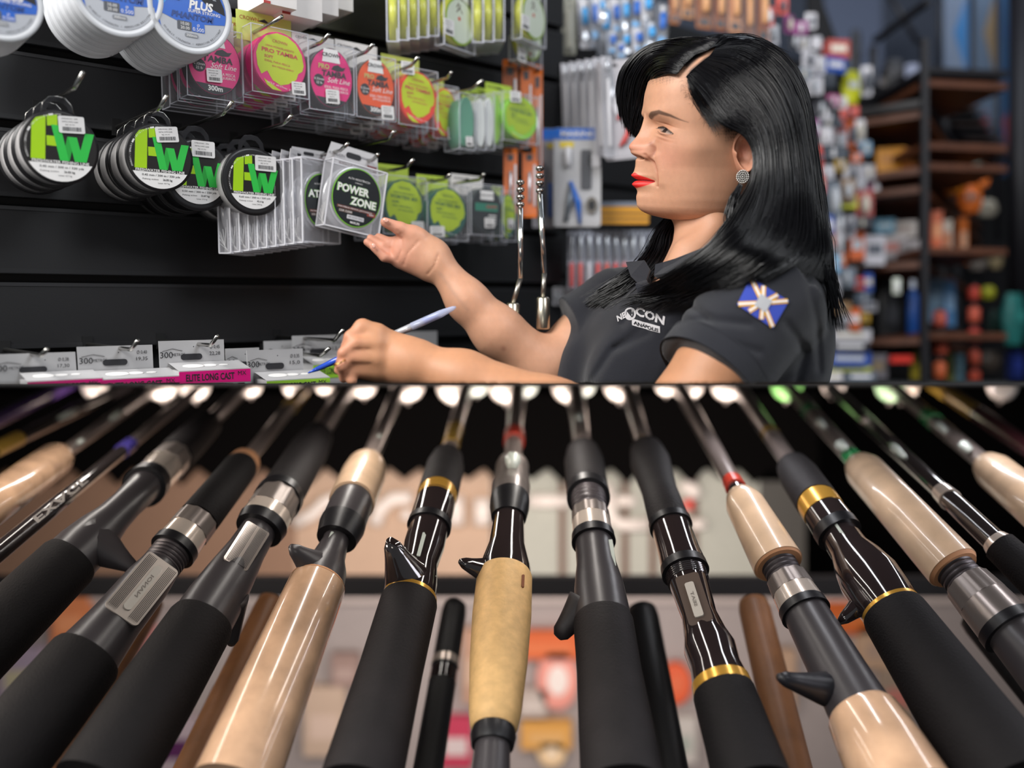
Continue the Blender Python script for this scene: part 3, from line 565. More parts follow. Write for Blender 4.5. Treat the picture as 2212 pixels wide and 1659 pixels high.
# fan of narrow grey tool packs
for k in range(6):
    pack(1214+17*k, 1232+18*k+k, 138-3*k, 330+2*k, 2.22-.03*k, 'tool_card', 'narrow grey tool pack, %s of the fan left of the red scissors' % ('first', 'second', 'third', 'fourth', 'fifth', 'sixth')[k], 'tool card', LGR, ((-.25, .35, -.8, .55, WHC, 'rod'), (-.2, .2, .7, .95, SLV, 'rod')), yaw=.5, roll=-.04, group='fan of grey tool packs')
pack(1298, 1372, 130, 345, 2.08, 'scissors_pack', 'grey pack with red handled scissors beside the front lock of hair', 'tool card', cm('b9b5ba', .4), ((-.1, .75, -.2, .25, REDM, 'slant'), (-.1, .5, -.75, -.3, REDM, 'slant'), (.2, .75, -.7, .1, REDM, 'slant'), (-.6, -.2, -.2, .8, SLV, 'slant'), (-.3, .1, -.1, .25, WHC, 'disc')), roll=-.1)
pack(1214, 1244, -10, 118, 2.28, 'tool_card', 'pale green grey strip pack right of the corner at the top', 'tool card', cm('9b9a8c', .5), ((-.5, .5, -.9, .5, cm('b4b1a4'), 'rod'),))
# blue lure packs
k = 0
for (x, y, w_, h_) in ((1262, 50, 24, 110), (1284, 45, 24, 120), (1306, 60, 26, 130), (1330, 40, 24, 90), (1350, 35, 24, 90), (1372, 30, 26, 90), (1398, 20, 30, 80), (1322, 95, 24, 60), (1350, 95, 26, 60), (1378, 90, 26, 60), (1405, 80, 28, 70), (1428, 60, 26, 110), (1300, 20, 20, 60), (1340, 110, 22, 40), (1395, 112, 30, 36)):
    pack(x-w_/2, x+w_/2, y-h_/2, y+h_/2, 2.35-.006*k, 'lure_pack', 'blue and silver lure pack, %s' % ('far left of the blue row', 'second of the blue row from the left', 'third of the blue row, with tag', 'fourth of the blue row', 'fifth of the blue row', 'sixth of the blue row', 'large one near the orange packs', 'small, below the fourth of the row', 'small, below the fifth of the row', 'small, below the sixth of the row', 'below the large one', 'tall grey one beside the brown packs', 'cut by the top edge', 'lowest of the cluster over the grey fan', 'lowest, above the front hair')[k], 'lure pack', (LGR, cm('8d93a0'), cm('60646e'))[k % 3],
         ((-.5, .6, -.1, .55, (SKYB, BLUE)[k % 2], 'rod'), (-.6, .7, -.7, -.35, (SLV, SKYB)[k % 2], 'fish'), (-.3, .3, .6, .85, WHC, 'disc')), roll=.06*((k % 3)-1), yaw=.3, group='blue lure packs'); k += 1
for k, (x0, x1, y1, c) in enumerate(((1446, 1468, 52, BRN), (1470, 1500, 40, cm('c98a50')), (1502, 1540, 62, BRN), (1542, 1570, 66, cm('a9602c')), (1572, 1604, 72, cm('c78c62')), (1606, 1630, 100, cm('8f5a3c')), (1634, 1664, 96, cm('a8623a')))):
    pack(x0, x1, -40, y1, 2.45, 'bait_pack', 'orange brown bait pack above the head, %s from the left' % ('first', 'second', 'third', 'fourth', 'fifth', 'sixth', 'seventh')[k], 'bait pack', c, ((-.5, .5, -.4, .6, cm('d8a070'), 'rod'), (-.6, .6, -.85, -.6, DGR, 'p')), group='orange brown bait packs', yaw=.3)
# pliers pack with blue header
pack(1196, 1298, 276, 490, 2.12, 'pliers_pack', 'grey pack with blue MARINE header, blue pliers and dark sheath', 'tool card', cm('c3c1c2', .4), ((-1, 1, .76, .99, BLUE, 'p'), (-.7, .7, .82, .93, WHC, 't:MARINE'), (-.75, -.15, .60, .72, YEL, 'p'), (-.55, -.25, .2, .6, WHC, 'rod'), (-.5, -.3, -.9, -.1, mat('plier_grey', '6f7780', .4, .6), 'slant'), (-.3, .1, -.1, -.95, BLUE, 'slant'), (.15, .6, -.25, .55, DGR, 'b'), (.35, .85, -.75, -.4, mat('coil_metal', '7c7468', .4, .8), 'disc'), (.45, .75, -.68, -.47, LGR, 'disc'), (.45, .95, .2, .45, WHC, 'b')))
pack(1150, 1200, 278, 492, 2.16, 'pliers_pack', 'pack with blue header behind the second steel tool', 'tool card', cm('a9a6ac', .4), ((-1, 1, .76, .99, BLUE, 'p'), (.3, .9, .60, .7, YEL, 'p'), (.35, .7, -.8, -.1, BLUE, 'rod'), (-.5, .1, -.8, .3, DGR, 'rod')))
pack(1290, 1402, 436, 484, 2.2, 'hook_box', 'long yellow box with dark lines under the chin', 'box', cm('d9982a', .45), ((-1, 1, -.1, .0, DGR, 'p'), (-1, 1, -.6, -.5, DGR, 'p'), (-1, 1, .6, 1, cm('7b8290'), 'p')), shell=False)
for k in range(10):
    x = 1234+19*k; c = (REDM, cm('e4574c'), cm('d8d4da'), REDM, cm('d9533f'))[k % 5]
    pack(x-8, x+9, 498, 625, 2.2+.01*k, 'lure_tube', 'clear lure tube with red tail, %s in the row behind the shoulder' % ('first', 'second', 'third', 'fourth', 'fifth', 'sixth', 'seventh', 'eighth', 'ninth', 'tenth')[k], 'lure pack', cm('b9bcc9', .4), ((-.5, .5, 0, .85, SLV, 'rod'), (-.6, .6, -.95, -.1, c, 'rod')), group='clear lure tubes with red tails', roll=.0)
for k, (x, y, w_, h_, c) in enumerate(((1205, 640, 22, 40, WHC), (1226, 650, 18, 60, cm('9a9496')), (1245, 632, 26, 36, cm('8a5a52')), (1262, 655, 24, 40, LGR), (1222, 690, 34, 44, cm('7f8790')), (1205, 670, 14, 40, cm('a33a30')), (1280, 640, 22, 30, REDM))):
    pack(x-w_/2, x+w_/2, y-h_/2, y+h_/2, 2.25+.01*k, 'lure_pack', 'small %s lure pack low behind the steel tools' % ('white', 'grey', 'brown', 'pale', 'blue grey', 'narrow red', 'bright red')[k], 'lure pack', c, ((-.5, .5, -.5, .4, SLV, 'disc'), (-.3, .3, -.9, -.5, DGR, 'rod')))

# ================================================================ UPPER: FAR RIGHT OF THE SHOP
SH = mat('shelf_frame_black', '17151a', .5); WD = mat('shelf_wood', '5c3522', .55, var=.25, vscale=30)
DS = 3.1
sh = thing('shelf_rack', 'black steel shelving with dark wooden shelves on the right', 'shelf', Matrix.Translation(P(1995, 829, DS)))
O_ = P(1995, 829, DS)
def post(px, y0, y1, d, r=.011, nm='post'):
    a, b = P(px, y0, d)-O_, P(px, y1, d)-O_; b.x = a.x; m = MB(); m.box(a.x-r, a.x+r, a.y-r, a.y+r, b.z, a.z, SH); m.build(nm, sh)
for px, y0, d in ((1996, 85, DS), (1886, 100, DS+.35), (2066, 380, DS+.7), (2040, 165, DS+.5)): post(px, y0, 828, d)
def slab(xa, xb, da, db, py, th, mt, nm, dd=.35):
    "shelf board from pixel xa at depth da, top surface at photo height py at its front left"
    z = P(0, py, da).z; A = P(xa, py, da); B = P(xb, py, db); m = MB()
    q = Vector((A.x-B.x, A.y-B.y, 0)).normalized(); n = Vector((-q.y, q.x, 0)); n = n if n.y > 0 else -n
    vs = []
    for z_ in (z, z-th):
        for p in (A, B, B+n*dd, A+n*dd): vs.append(Vector((p.x, p.y, z_))-O_)
    m.add(vs, [(0, 1, 2, 3), (4, 5, 6, 7), (0, 1, 5, 4), (1, 2, 6, 5), (2, 3, 7, 6), (3, 0, 4, 7)], mt); m.build(nm, sh)
for py, mt in ((213, SH), (238, WD), (360, WD), (400, WD), (563, WD), (729, WD)):
    slab(1880, 1997, DS+.35, DS, py, .022, mt, 'shelf_board', .3); slab(1997, 2120, DS, DS+1.2, py, .022, mt, 'shelf_board', .28)
slab(1884, 1998, DS+.35, DS, 82, .02, SH, 'top_rail', .02)
# framed window and posters on the far wall
for k, (x0, x1, c, nm) in enumerate(((1780, 1905, '6b7690', 'pale blue grey wall panel left of the shelving'), (2040, 2092, '707d92', 'first tall poster strip with a red mark, right'), (2106, 2152, '5d6e84', 'second tall poster strip with a red mark, right'), (2160, 2192, '2f5a86', 'dark blue poster strip at the right edge'))):
    d = 5.6 if k == 0 else 4.3; s = d/FPX; O = P((x0+x1)/2, 250, d); t = thing('wall_poster', nm, 'poster', Matrix.Translation(O)); m = MB()
    hw = (x1-x0)/2*s; m.box(-hw, hw, 0, .01, -(150 if k == 0 else 130)*s, 270*s, cm(c, .6)); m.build('sheet', t)
    if k: m = MB(); m.poly([(-hw*.6, -10*s), (hw*.1, 10*s), (hw*.7, -90*s), (hw*.1, -110*s)], -.003, .003, cm('a04a58')); m.poly([(-hw*.2, 180*s), (hw*.9, 260*s), (hw*.9, 90*s)], -.003, .003, (cm('2d6fa8'), cm('8f7a5e'), cm('33589a'))[k-1]); m.build('print', t)
for k, (xa, ya, xb, yb, w_) in enumerate(((2030, -60, 2030, 150, 8), (2030, 150, 2110, 280, 8), (2100, -60, 2100, 400, 9), (2156, -60, 2156, 520, 9), (2204, -60, 2204, 828, 42), (1915, -20, 1985, 95, 10))):
    d = 4.1; a, b = P(xa, ya, d), P(xb, min(yb, 828), d); m = MB(); m.tube([a, b], w_*d/FPX*.6, SH, 8); tag(m.build('steel_column'), 'black steel bar %s' % ('above the poster strips, upright', 'slanting down over the shelving', 'between the first and second poster strips', 'right of the second poster strip', 'thick, along the right edge', 'slanting from the top toward the shelf corner')[k], 'column')
# stair-like rack of dark boards receding on the right
t = thing('slatted_rack', 'dark stepped slat rack descending to the right behind the shelving', 'rack', Matrix.Translation(P(2090, 260, 3.9)))
for k in range(9):
    a = P(2045+13*k, 196+17*k, 3.7+.05*k)-P(2090, 260, 3.9); m = MB(); m.box(a.x-.07, a.x+.10, a.y, a.y+.2, a.z-.012, a.z, SH if k % 2 else mat('rack_brown', '3a2e2c', .4)); m.build('slat', t)
m = MB(); pts = [P(1880, 827, 4.7), P(2330, 827, 4.7), P(2330, 300, 4.7), P(1880, 235, 4.7)]; m.poly([(p.x, p.z) for p in pts], 4.7, .03, mat('rack_backing', '0d0c0f', .8)); tag(m.build('shelf_backing'), 'black backing board behind the shelving', 'panel')
m = MB(); pts = [P(1745, 827, 3.35), P(1868, 827, 3.35), P(1868, 250, 3.35), P(1780, 10, 3.35), P(1770, -60, 3.35), P(1745, -60, 3.35)]; m.poly([(p.x, p.z) for p in pts], 3.35, .02, mat('rack_backing', '0d0c0f', .8)); tag(m.build('peg_panel'), 'black panel behind the hanging tackle on the right', 'panel')
# things on the shelves and the hanging wall beside it
REG = []
def blob(kind, px, py, w_, h_, d, c, label, grp=None, c2=None):
    s = d/FPX; O = P(px, min(py, 826-h_/2), d); W_, H_ = w_/2*s, h_/2*s; t = thing({'box': 'tackle_box', 'lure': 'lure_pack', 'bag': 'soft_bag', 'reel': 'reel_box', 'bottle': 'bottle', 'glove': 'folded_fabric'}[kind], label, {'box': 'box', 'lure': 'lure pack', 'bag': 'bag', 'reel': 'box', 'bottle': 'bottle', 'glove': 'fabric'}[kind], Matrix.Translation(O) @ Matrix.Rotation(random.uniform(-.3, .3), 4, 'Z'), grp)
    C1 = cm(c, .4); C2 = cm(c2 or 'e0dde2', .35); m = MB()
    if kind in ('box', 'reel'):
        m.box(-W_, W_, 0, W_*1.2, -H_, H_, C1); m.build('carton', t); m = MB(); m.box(-W_*.7, W_*.7, -.001, 0, -H_*.3, H_*.4, C2); m.build('printed_panel', t)
    elif kind == 'lure':
        m.poly(rrect(-W_, W_, -H_, H_, min(W_, H_)*.3), 0, .002, C1); m.build('card', t); m = MB(); q = min(W_*.8, H_*.3)
        m.lathe([(-H_*.75, q*.3), (-H_*.4, q), (H_*.2, q*.85), (H_*.6, q*.3)], C2, 14, M=Matrix.Translation((0, -q, 0)), axis='z'); m.build('lure', t)
    elif kind == 'bottle':
        m.lathe([(-H_, W_*.85), (-H_*.96, W_), (H_*.45, W_), (H_*.62, W_*.45), (H_*.7, W_*.42)], C1, 20, axis='z'); m.build('body', t); m = MB(); m.lathe([(H_*.7, W_*.5), (H_, W_*.46)], C2, 16, axis='z'); m.build('cap', t)
    else:
        n = 10; pr = [(-H_+2*H_*k/n, W_*(.55+.45*math.sin(math.pi*(k+.6)/(n+1.2)))) for k in range(n+1)]
        m.lathe(pr, C1, 16, axis='z', M=Matrix.Diagonal((1, .5, 1, 1)), ripple=lambda k, a: .1*math.sin(5*a+k)); m.build('body', t); m = MB(); m.box(-W_*.5, W_*.5, -W_*.55, -W_*.45, -H_*.1, H_*.3, C2); m.build('patch', t)
    return t
COLN = {'8e2f7a': 'magenta', 'd8402c': 'red', 'c9c7cf': 'pale grey', '1d4fae': 'blue', 'cfd11a': 'yellow', '2a3644': 'dark teal', 'e2682a': 'orange', 'd9d6dc': 'white', '6f7a88': 'slate', 'b3443c': 'brick red', '3a3a42': 'charcoal', '7ea8c8': 'light blue', 'b8578a': 'pink', 'c8a02c': 'mustard', '8a6b4a': 'tan'}
rows = [('lure', 1784, 245, 26, 30, 'c9c7cf'), ('lure', 1760, 275, 24, 34, '8e2f7a'), ('lure', 1816, 270, 20, 34, 'b3443c'), ('lure', 1870, 320, 24, 30, '7ea8c8'), ('lure', 1815, 355, 26, 30, 'c8a02c'), ('lure', 1860, 400, 20, 30, 'd9d6dc'), ('lure', 1790, 545, 20, 30, 'c9c7cf'), ('lure', 1818, 560, 20, 30, 'e2682a'), ('lure', 1770, 640, 20, 30, 'd9d6dc'),
 ('lure', 1660, 35, 26, 44, 'd8402c'), ('lure', 1690, 12, 26, 40, 'd8402c'), ('lure', 1705, 52, 22, 40, '8e2f7a'), ('lure', 1730, 60, 30, 30, '8e2f7a'), ('lure', 1672, 75, 22, 44, 'c9c7cf'), ('lure', 1752, 45, 24, 34, 'd9d6dc'), ('lure', 1735, 95, 26, 30, 'd9d6dc'), ('lure', 1764, 92, 22, 28, 'c9c7cf'),
 ('lure', 1716, 88, 22, 36, '3a3a42'), ('lure', 1748, 130, 34, 40, 'd9d6dc'), ('lure', 1736, 160, 30, 26, '6f7a88'), ('lure', 1768, 140, 32, 40, 'c9c7cf'), ('lure', 1760, 185, 34, 40, 'd9d6dc'), ('lure', 1792, 172, 26, 34, '2a3644'), ('box', 1812, 105, 50, 40, 'b3443c'), ('box', 1806, 140, 52, 34, '1d4fae'), ('bag', 1838, 190, 44, 72, 'cfd11a'), ('lure', 1872, 175, 22, 64, 'd9d6dc'),
 ('lure', 1818, 222, 24, 26, 'd9d6dc'), ('lure', 1800, 216, 30, 24, 'b8578a'), ('lure', 1775, 232, 40, 34, '3a3a42'), ('lure', 1835, 240, 40, 24, 'd8402c'), ('lure', 1790, 262, 46, 30, '2a3644'), ('lure', 1785, 292, 26, 40, 'd9d6dc'), ('lure', 1815, 300, 28, 46, 'c9c7cf'), ('lure', 1838, 290, 22, 60, 'e2682a'), ('lure', 1858, 285, 20, 54, 'd9d6dc'),
 ('lure', 1800, 330, 60, 30, '2a3644'), ('lure', 1850, 340, 22, 22, 'e2682a'), ('bag', 1768, 345, 22, 60, 'd8402c'), ('bag', 1772, 400, 22, 46, 'd8402c'), ('lure', 1785, 372, 34, 30, 'c9c7cf'), ('lure', 1800, 430, 34, 80, '6f7a88'), ('lure', 1840, 378, 40, 50, 'd9d6dc'), ('lure', 1875, 372, 32, 34, 'c9c7cf'), ('lure', 1888, 408, 28, 50, 'b8578a'), ('lure', 1832, 410, 30, 50, '8a6b4a'),
 ('box', 1834, 436, 36, 26, 'cfd11a'), ('lure', 1868, 440, 36, 60, 'b3443c'), ('lure', 1788, 485, 32, 40, '1d4fae'), ('lure', 1812, 480, 22, 44, 'd9d6dc'), ('lure', 1836, 490, 22, 50, 'c9c7cf'), ('lure', 1792, 515, 26, 34, 'b3443c'), ('lure', 1813, 525, 18, 46, 'd9d6dc'), ('box', 1852, 530, 30, 62, 'e2682a'), ('box', 1890, 540, 44, 64, 'c9c7cf'), ('lure', 1862, 480, 50, 26, '3a3a42'),
 ('lure', 1795, 570, 40, 40, '7ea8c8'), ('lure', 1830, 600, 36, 44, '6f7a88'), ('box', 1858, 612, 20, 26, 'd8402c'), ('box', 1876, 610, 18, 40, '1d4fae'), ('lure', 1800, 620, 30, 46, 'd9d6dc'), ('lure', 1865, 642, 40, 24, '6f7a88'), ('box', 1880, 662, 30, 20, 'd9d6dc'), ('lure', 1815, 665, 50, 26, '8a6b4a'), ('box', 1848, 690, 22, 50, 'e2682a'), ('lure', 1826, 688, 24, 24, 'd9d6dc'), ('lure', 1868, 688, 20, 22, 'c8a02c'),
 ('box', 1838, 724, 100, 26, 'd9d6dc'), ('box', 1836, 748, 90, 26, '3a3a42'), ('box', 1835, 775, 104, 32, '1d4fae'), ('box', 1834, 795, 104, 12, 'cfd11a'), ('box', 1800, 815, 40, 24, 'd9d6dc'), ('box', 1860, 815, 60, 24, '6f7a88')]
cnt = {}
band = lambda y: 'near the top' if y < 120 else 'level with the brow' if y < 270 else 'level with the earring' if y < 410 else 'level with the neck' if y < 560 else 'level with the sleeve patch' if y < 700 else 'low behind the back'
LB = lambda r: '%s %s behind the hair, %s' % (COLN[r[5]], {'lure': 'lure pack', 'box': 'box', 'bag': 'soft pack'}[r[0]], band(r[2]))
for i, (kd, x, y, w_, h_, c) in enumerate(rows):
    me_ = LB((kd, x, y, w_, h_, c)); same = sorted(r[1] for r in rows if LB(r) == me_)
    if len(same) > 1: me_ += ', '+('leftmost', 'second from left', 'third from left', 'fourth from left', 'fifth')[same.index(x)]
    blob(kd, x, y, w_, h_, 2.75+.012*(i % 9)+(x-1760)*.003, c, me_, 'tackle hanging behind the hair, right side', ('f0eef2', 'cfd3da', '5a5f6a', 'e8e0d0')[i % 4])
for i, (kd, x, y, w_, h_, d, c, c2, lb) in enumerate((
 ('box', 1925, 345, 58, 52, 3.3, 'd9900f', 'c07a10', 'mustard yellow tool case on the middle shelf'), ('box', 1970, 345, 30, 48, 3.25, '9a5a2a', 'b8743a', 'brown box beside the yellow tool case'), ('bag', 2052, 358, 54, 48, 3.5, 'f08a1e', 'f5a040', 'orange bag right of the shelf post, upper'), ('bag', 2100, 365, 34, 58, 3.6, '6e8478', '8aa090', 'grey green pouch beside the orange bag'), ('bag', 2060, 400, 50, 40, 3.45, 'f08a1e', '8a4a10', 'orange bag right of the shelf post, lower'), ('bag', 2095, 430, 50, 60, 3.5, 'e8701a', '6a3a10', 'orange life vest hanging under the grey green pouch'), ('bag', 2125, 380, 24, 46, 3.6, 'f07a2a', 'f5a050', 'narrow orange pouch far right'),
 ('box', 1912, 488, 40, 30, 3.3, '5f98b4', 'b8c8d0', 'light blue carton on the shelf level with the neck'), ('box', 1948, 495, 60, 34, 3.3, 'b4aca8', '8a7a72', 'cream carton behind the shelf post'), ('box', 1922, 535, 70, 50, 3.28, 'b0a8aa', 'c07a70', 'white carton with red print, lower left of the shelf post'), ('box', 1965, 540, 40, 44, 3.25, '9d9698', '6a6668', 'grey carton touching the shelf post'),
 ('box', 2025, 500, 22, 90, 3.3, 'd8683c', 'e8a070', 'orange and white carton right of the shelf post, tallest'), ('box', 2046, 520, 20, 90, 3.35, 'd0c0b0', 'c8743c', 'cream carton between two orange cartons'), ('box', 2082, 520, 20, 100, 3.5, 'd8702c', 'e0b090', 'narrow orange carton by the second post'), ('glove', 2130, 450, 50, 36, 3.7, 'a8a090', '908878', 'pale folded fabric on the far right, upper'), ('glove', 2110, 560, 44, 46, 3.6, '6e6660', '8a8278', 'grey bundle right of the second post'), ('glove', 2150, 560, 30, 40, 3.7, '8a7a5a', '6a5a40', 'tan bundle far right'),
 ('bottle', 1972, 665, 24, 120, 3.2, '1a4a94', 'c8d0e0', 'tall dark blue bottle on the lower shelf'), ('bag', 1920, 690, 56, 190, 3.4, '121217', '2a2a30', 'black arched bag behind the lower shelf'), ('box', 2022, 650, 30, 90, 3.4, '50708c', '6a88a0', 'slate blue carton right of the shelf post'), ('box', 2052, 655, 28, 100, 3.4, '4a7aa8', '88a8c8', 'blue carton beside the slate one'), ('box', 2030, 590, 26, 30, 3.4, '8a8e94', 'a0a4a8', 'small grey carton above the slate blue one'),
 ('bottle', 2030, 685, 28, 40, 3.2, 'c25a4a', '30302f', 'red lidded jar, upper of the left column'), ('bottle', 2032, 740, 30, 50, 3.2, 'c85a44', '30302f', 'red lidded jar, middle of the left column'), ('bottle', 2030, 796, 26, 46, 3.2, 'd0663c', '30302f', 'orange lidded jar, lowest of the left column'),
 ('bottle', 2104, 630, 24, 34, 3.4, 'd85040', '40302f', 'red jar at the top of the right column'), ('bottle', 2104, 676, 24, 40, 3.4, 'd4604a', '40302f', 'red jar, second of the right column'), ('bottle', 2104, 722, 24, 36, 3.4, 'd0483c', '40302f', 'red jar, third of the right column'), ('bottle', 2104, 770, 24, 40, 3.4, 'cf5840', '40302f', 'red jar, fourth of the right column'), ('bottle', 2104, 810, 24, 30, 3.4, 'cc5038', '40302f', 'red jar, lowest of the right column'),
 ('bag', 2134, 632, 30, 26, 3.6, 'a8a818', 'c8c830', 'small yellow green pouch right of the red jars'), ('bag', 2190, 690, 60, 110, 3.7, '2c7a74', '3a9088', 'teal bag at the right edge'), ('box', 1890, 792, 54, 54, 3.1, '6e6a70', '8a7a60', 'grey tub with a red lid on the floor of the display'), ('box', 1948, 776, 44, 16, 3.05, 'c8281e', 'd83828', 'red tray at the bottom'), ('box', 1980, 790, 18, 60, 3.3, '9a8a20', 'b0a030', 'dark yellow upright box at the post foot'), ('box', 2054, 795, 14, 60, 3.4, '8a8a2a', 'a0a040', 'olive upright box right of the post'), ('box', 2072, 795, 20, 60, 3.4, '6a90a0', '80a8b8', 'pale blue upright box right of the post'),
 ('glove', 2140, 780, 50, 40, 3.8, '4a4038', '5a5048', 'dark bundle low on the right'), ('box', 2200, 790, 30, 60, 3.8, '1a2a6a', '2a3a8a', 'navy box at the lower right corner of the shop'), ('glove', 2150, 700, 30, 60, 3.8, '2a4a40', '3a5a50', 'dark green bundle beside the teal bag'), ('lure', 1937, 618, 16, 34, 3.1, 'dfe6d8', 'ffffff', 'small pale hanging tag above the blue bottle'), ('bag', 1930, 165, 56, 70, 3.7, '171418', '2a262a', 'black bag on top of the shelving'), ('lure', 1970, 160, 26, 44, 3.6, '8a90a8', 'a0a6bc', 'pale patch on the black bag'), ('glove', 1905, 200, 20, 60, 3.5, '6a625e', '8a8078', 'grey strap beside the black bag'), ('bag', 1848, 110, 26, 90, 3.9, '1a191d', '2a2a30', 'dark slim bag left of the shelving top'))):
    blob(kd, x, y, w_, h_, d, c, lb, None, c2)
# ================================================================ THE PERSON
def smin(a, b, k):
    h = np.maximum(k-np.abs(a-b), 0)/k; return np.minimum(a, b)-h*h*k*.25
def sdf_mesh(prims, lo, hi, res, k=.01, cut=True, warp=None, subs=()):
    lo = np.array(lo, np.float32); hi = np.array(hi, np.float32); n = np.ceil((hi-lo)/res).astype(int)+1
    ax = [lo[i]+res*np.arange(n[i], dtype=np.float32) for i in range(3)]; F = np.full(n, .5, np.float32)
    def block(pts, R):
        a = np.min(pts, 0)-R; b = np.max(pts, 0)+R; i0 = np.clip(((a-lo)/res).astype(int), 0, n-1); i1 = np.clip(((b-lo)/res).astype(int)+2, 1, n)
        sl = tuple(slice(i0[i], max(i1[i], i0[i]+1)) for i in range(3)); return sl, np.meshgrid(*[ax[i][sl[i]] for i in range(3)], indexing='ij')
    def ev(pr, X, Y, Z):
        if pr[0] == 'c':
            a, b, ra, rb = np.array(pr[1]), np.array(pr[2]), pr[3], pr[4]; d = b-a; L = float(d@d)+1e-12
            t = np.clip(((X-a[0])*d[0]+(Y-a[1])*d[1]+(Z-a[2])*d[2])/L, 0, 1)
            return np.sqrt((X-a[0]-t*d[0])**2+(Y-a[1]-t*d[1])**2+(Z-a[2]-t*d[2])**2)-(ra+(rb-ra)*t)
        if pr[0] == 'e':
            c, r = np.array(pr[1]), pr[2]; q = [(X-c[0])/r[0], (Y-c[1])/r[1], (Z-c[2])/r[2]]; l = np.sqrt(q[0]**2+q[1]**2+q[2]**2)+1e-9; return (l-1)*min(r)*.5+(l-1)*l*min(r)*.5/np.maximum(l, .5)
        if pr[0] == 'k':   # cone with flat ends
            a, b, ra, rb = np.array(pr[1]), np.array(pr[2]), pr[3], pr[4]; d = b-a; Ln = math.sqrt(float(d@d)); d = d/Ln
            t = (X-a[0])*d[0]+(Y-a[1])*d[1]+(Z-a[2])*d[2]; rr = np.sqrt(np.maximum((X-a[0])**2+(Y-a[1])**2+(Z-a[2])**2-t*t, 0))
            q = rr-(ra+(rb-ra)*np.clip(t/Ln, 0, 1)); w_ = np.maximum(t-Ln, -t); return np.maximum(q, w_)+0*np.minimum(q, w_)
    for pr in prims:
        kk = pr[-1].get('k', k) if isinstance(pr[-1], dict) else k
        if pr[0] == 'e': pts = np.array([pr[1], pr[1]]); R = max(pr[2])+kk*1.2+3*res
        else: pts = np.array([pr[1], pr[2]]); R = max(pr[3], pr[4])+kk*1.2+3*res
        sl, (X, Y, Z) = block(pts, R); F[sl] = smin(F[sl], ev(pr, X, Y, Z).astype(np.float32), kk)
    for pr in subs:
        pts = np.array([pr[1], pr[2]]); sl, (X, Y, Z) = block(pts, max(pr[3], pr[4])+.02); F[sl] = np.maximum(F[sl], -ev(pr, X, Y, Z))
    if warp is not None: X, Y, Z = np.meshgrid(*ax, indexing='ij'); F += warp(X, Y, Z).astype(np.float32)
    if cut: F = np.maximum(F, (ZC+.0008-ax[2])[None, None, :])
    # naive surface nets
    S = F < 0; c = np.zeros(tuple(n-1), np.int8)
    for i in (0, 1):
        for j in (0, 1):
            for l in (0, 1): c += S[i:n[0]-1+i, j:n[1]-1+j, l:n[2]-1+l]
    act = (c > 0) & (c < 8); idx = -np.ones(act.shape, int); ii = np.argwhere(act); idx[act] = np.arange(len(ii))
    acc = np.zeros((len(ii), 3)); cntr = np.zeros(len(ii)); cor = [(i, j, l) for i in (0, 1) for j in (0, 1) for l in (0, 1)]
    fv = [F[ii[:, 0]+o[0], ii[:, 1]+o[1], ii[:, 2]+o[2]] for o in cor]
    for a in range(8):
        for b in range(a+1, 8):
            if sum(abs(cor[a][q]-cor[b][q]) for q in range(3)) != 1: continue
            fa, fb = fv[a], fv[b]; m_ = (fa < 0) != (fb < 0); t = np.where(m_, fa/(fa-fb+1e-12), 0)[:, None]
            pt = np.array(cor[a])+(np.array(cor[b])-np.array(cor[a]))*t; acc += pt*m_[:, None]; cntr += m_
    V = lo+(ii+acc/cntr[:, None])*res; Q = []
    for axn in range(3):
        d = [0, 0, 0]; d[axn] = 1; A = S[:n[0]-d[0], :n[1]-d[1], :n[2]-d[2]]; B = S[d[0]:, d[1]:, d[2]:]; e = np.argwhere(A != B)
        o1, o2 = [(1, 2), (2, 0), (0, 1)][axn]; ok = (e[:, o1] > 0) & (e[:, o2] > 0) & (e[:, o1] < n[o1]-1) & (e[:, o2] < n[o2]-1); e = e[ok]
        def g(s1, s2): q = e.copy(); q[:, o1] -= s1; q[:, o2] -= s2; return idx[q[:, 0], q[:, 1], q[:, 2]]
        q = np.stack([g(0, 0), g(1, 0), g(1, 1), g(0, 1)], 1); fl = A[e[:, 0], e[:, 1], e[:, 2]]; q[~fl] = q[~fl][:, ::-1]; Q.append(q[(q >= 0).all(1)])
    return V, np.concatenate(Q)
def C(x1, y1, d1, r1, x2, y2, d2, r2, **k): return ('c', tuple(P(x1, y1, d1)), tuple(P(x2, y2, d2)), r1*d1/FPX, r2*d2/FPX, k)
def K(x1, y1, d1, r1, x2, y2, d2, r2, **k): return ('k', tuple(P(x1, y1, d1)), tuple(P(x2, y2, d2)), r1*d1/FPX, r2*d2/FPX, k)
def E(x, y, d, rx, ry, rz, **k): return ('e', tuple(P(x, y, d)), (rx*d/FPX, ry*d/FPX, rz*d/FPX), k)    # rx across, ry in depth, rz up
def bounds(prims, m=.02):
    a = []
    for p in prims:
        if p[0] == 'e': a += [np.array(p[1])-max(p[2]), np.array(p[1])+max(p[2])]
        else: a += [np.array(p[1])-p[3], np.array(p[1])+p[3], np.array(p[2])-p[4], np.array(p[2])+p[4]]
    lo, hi = np.min(a, 0)-m, np.max(a, 0)+m; lo[2] = max(lo[2], ZC-.004); return lo, hi
VS, FS, CS = [], [], []      # the body's one surface
def grow(V, Q, col):
    b = sum(len(v) for v in VS); VS.append(np.asarray(V)); FS.extend([tuple(int(i)+b for i in f) for f in Q]); CS.append(np.asarray(col))
SK = np.array(lin('cd997b')); SKP = np.array(lin('d9917c')); SKA = np.array(lin('c8906c'))
def noise3(V, f):
    x, y, z = (V*f).T; return (np.sin(x*1.7+np.sin(y*2.3)+1)+np.sin(y*1.9+np.sin(z*2.1)+2)+np.sin(z*1.5+np.sin(x*2.7)))/3
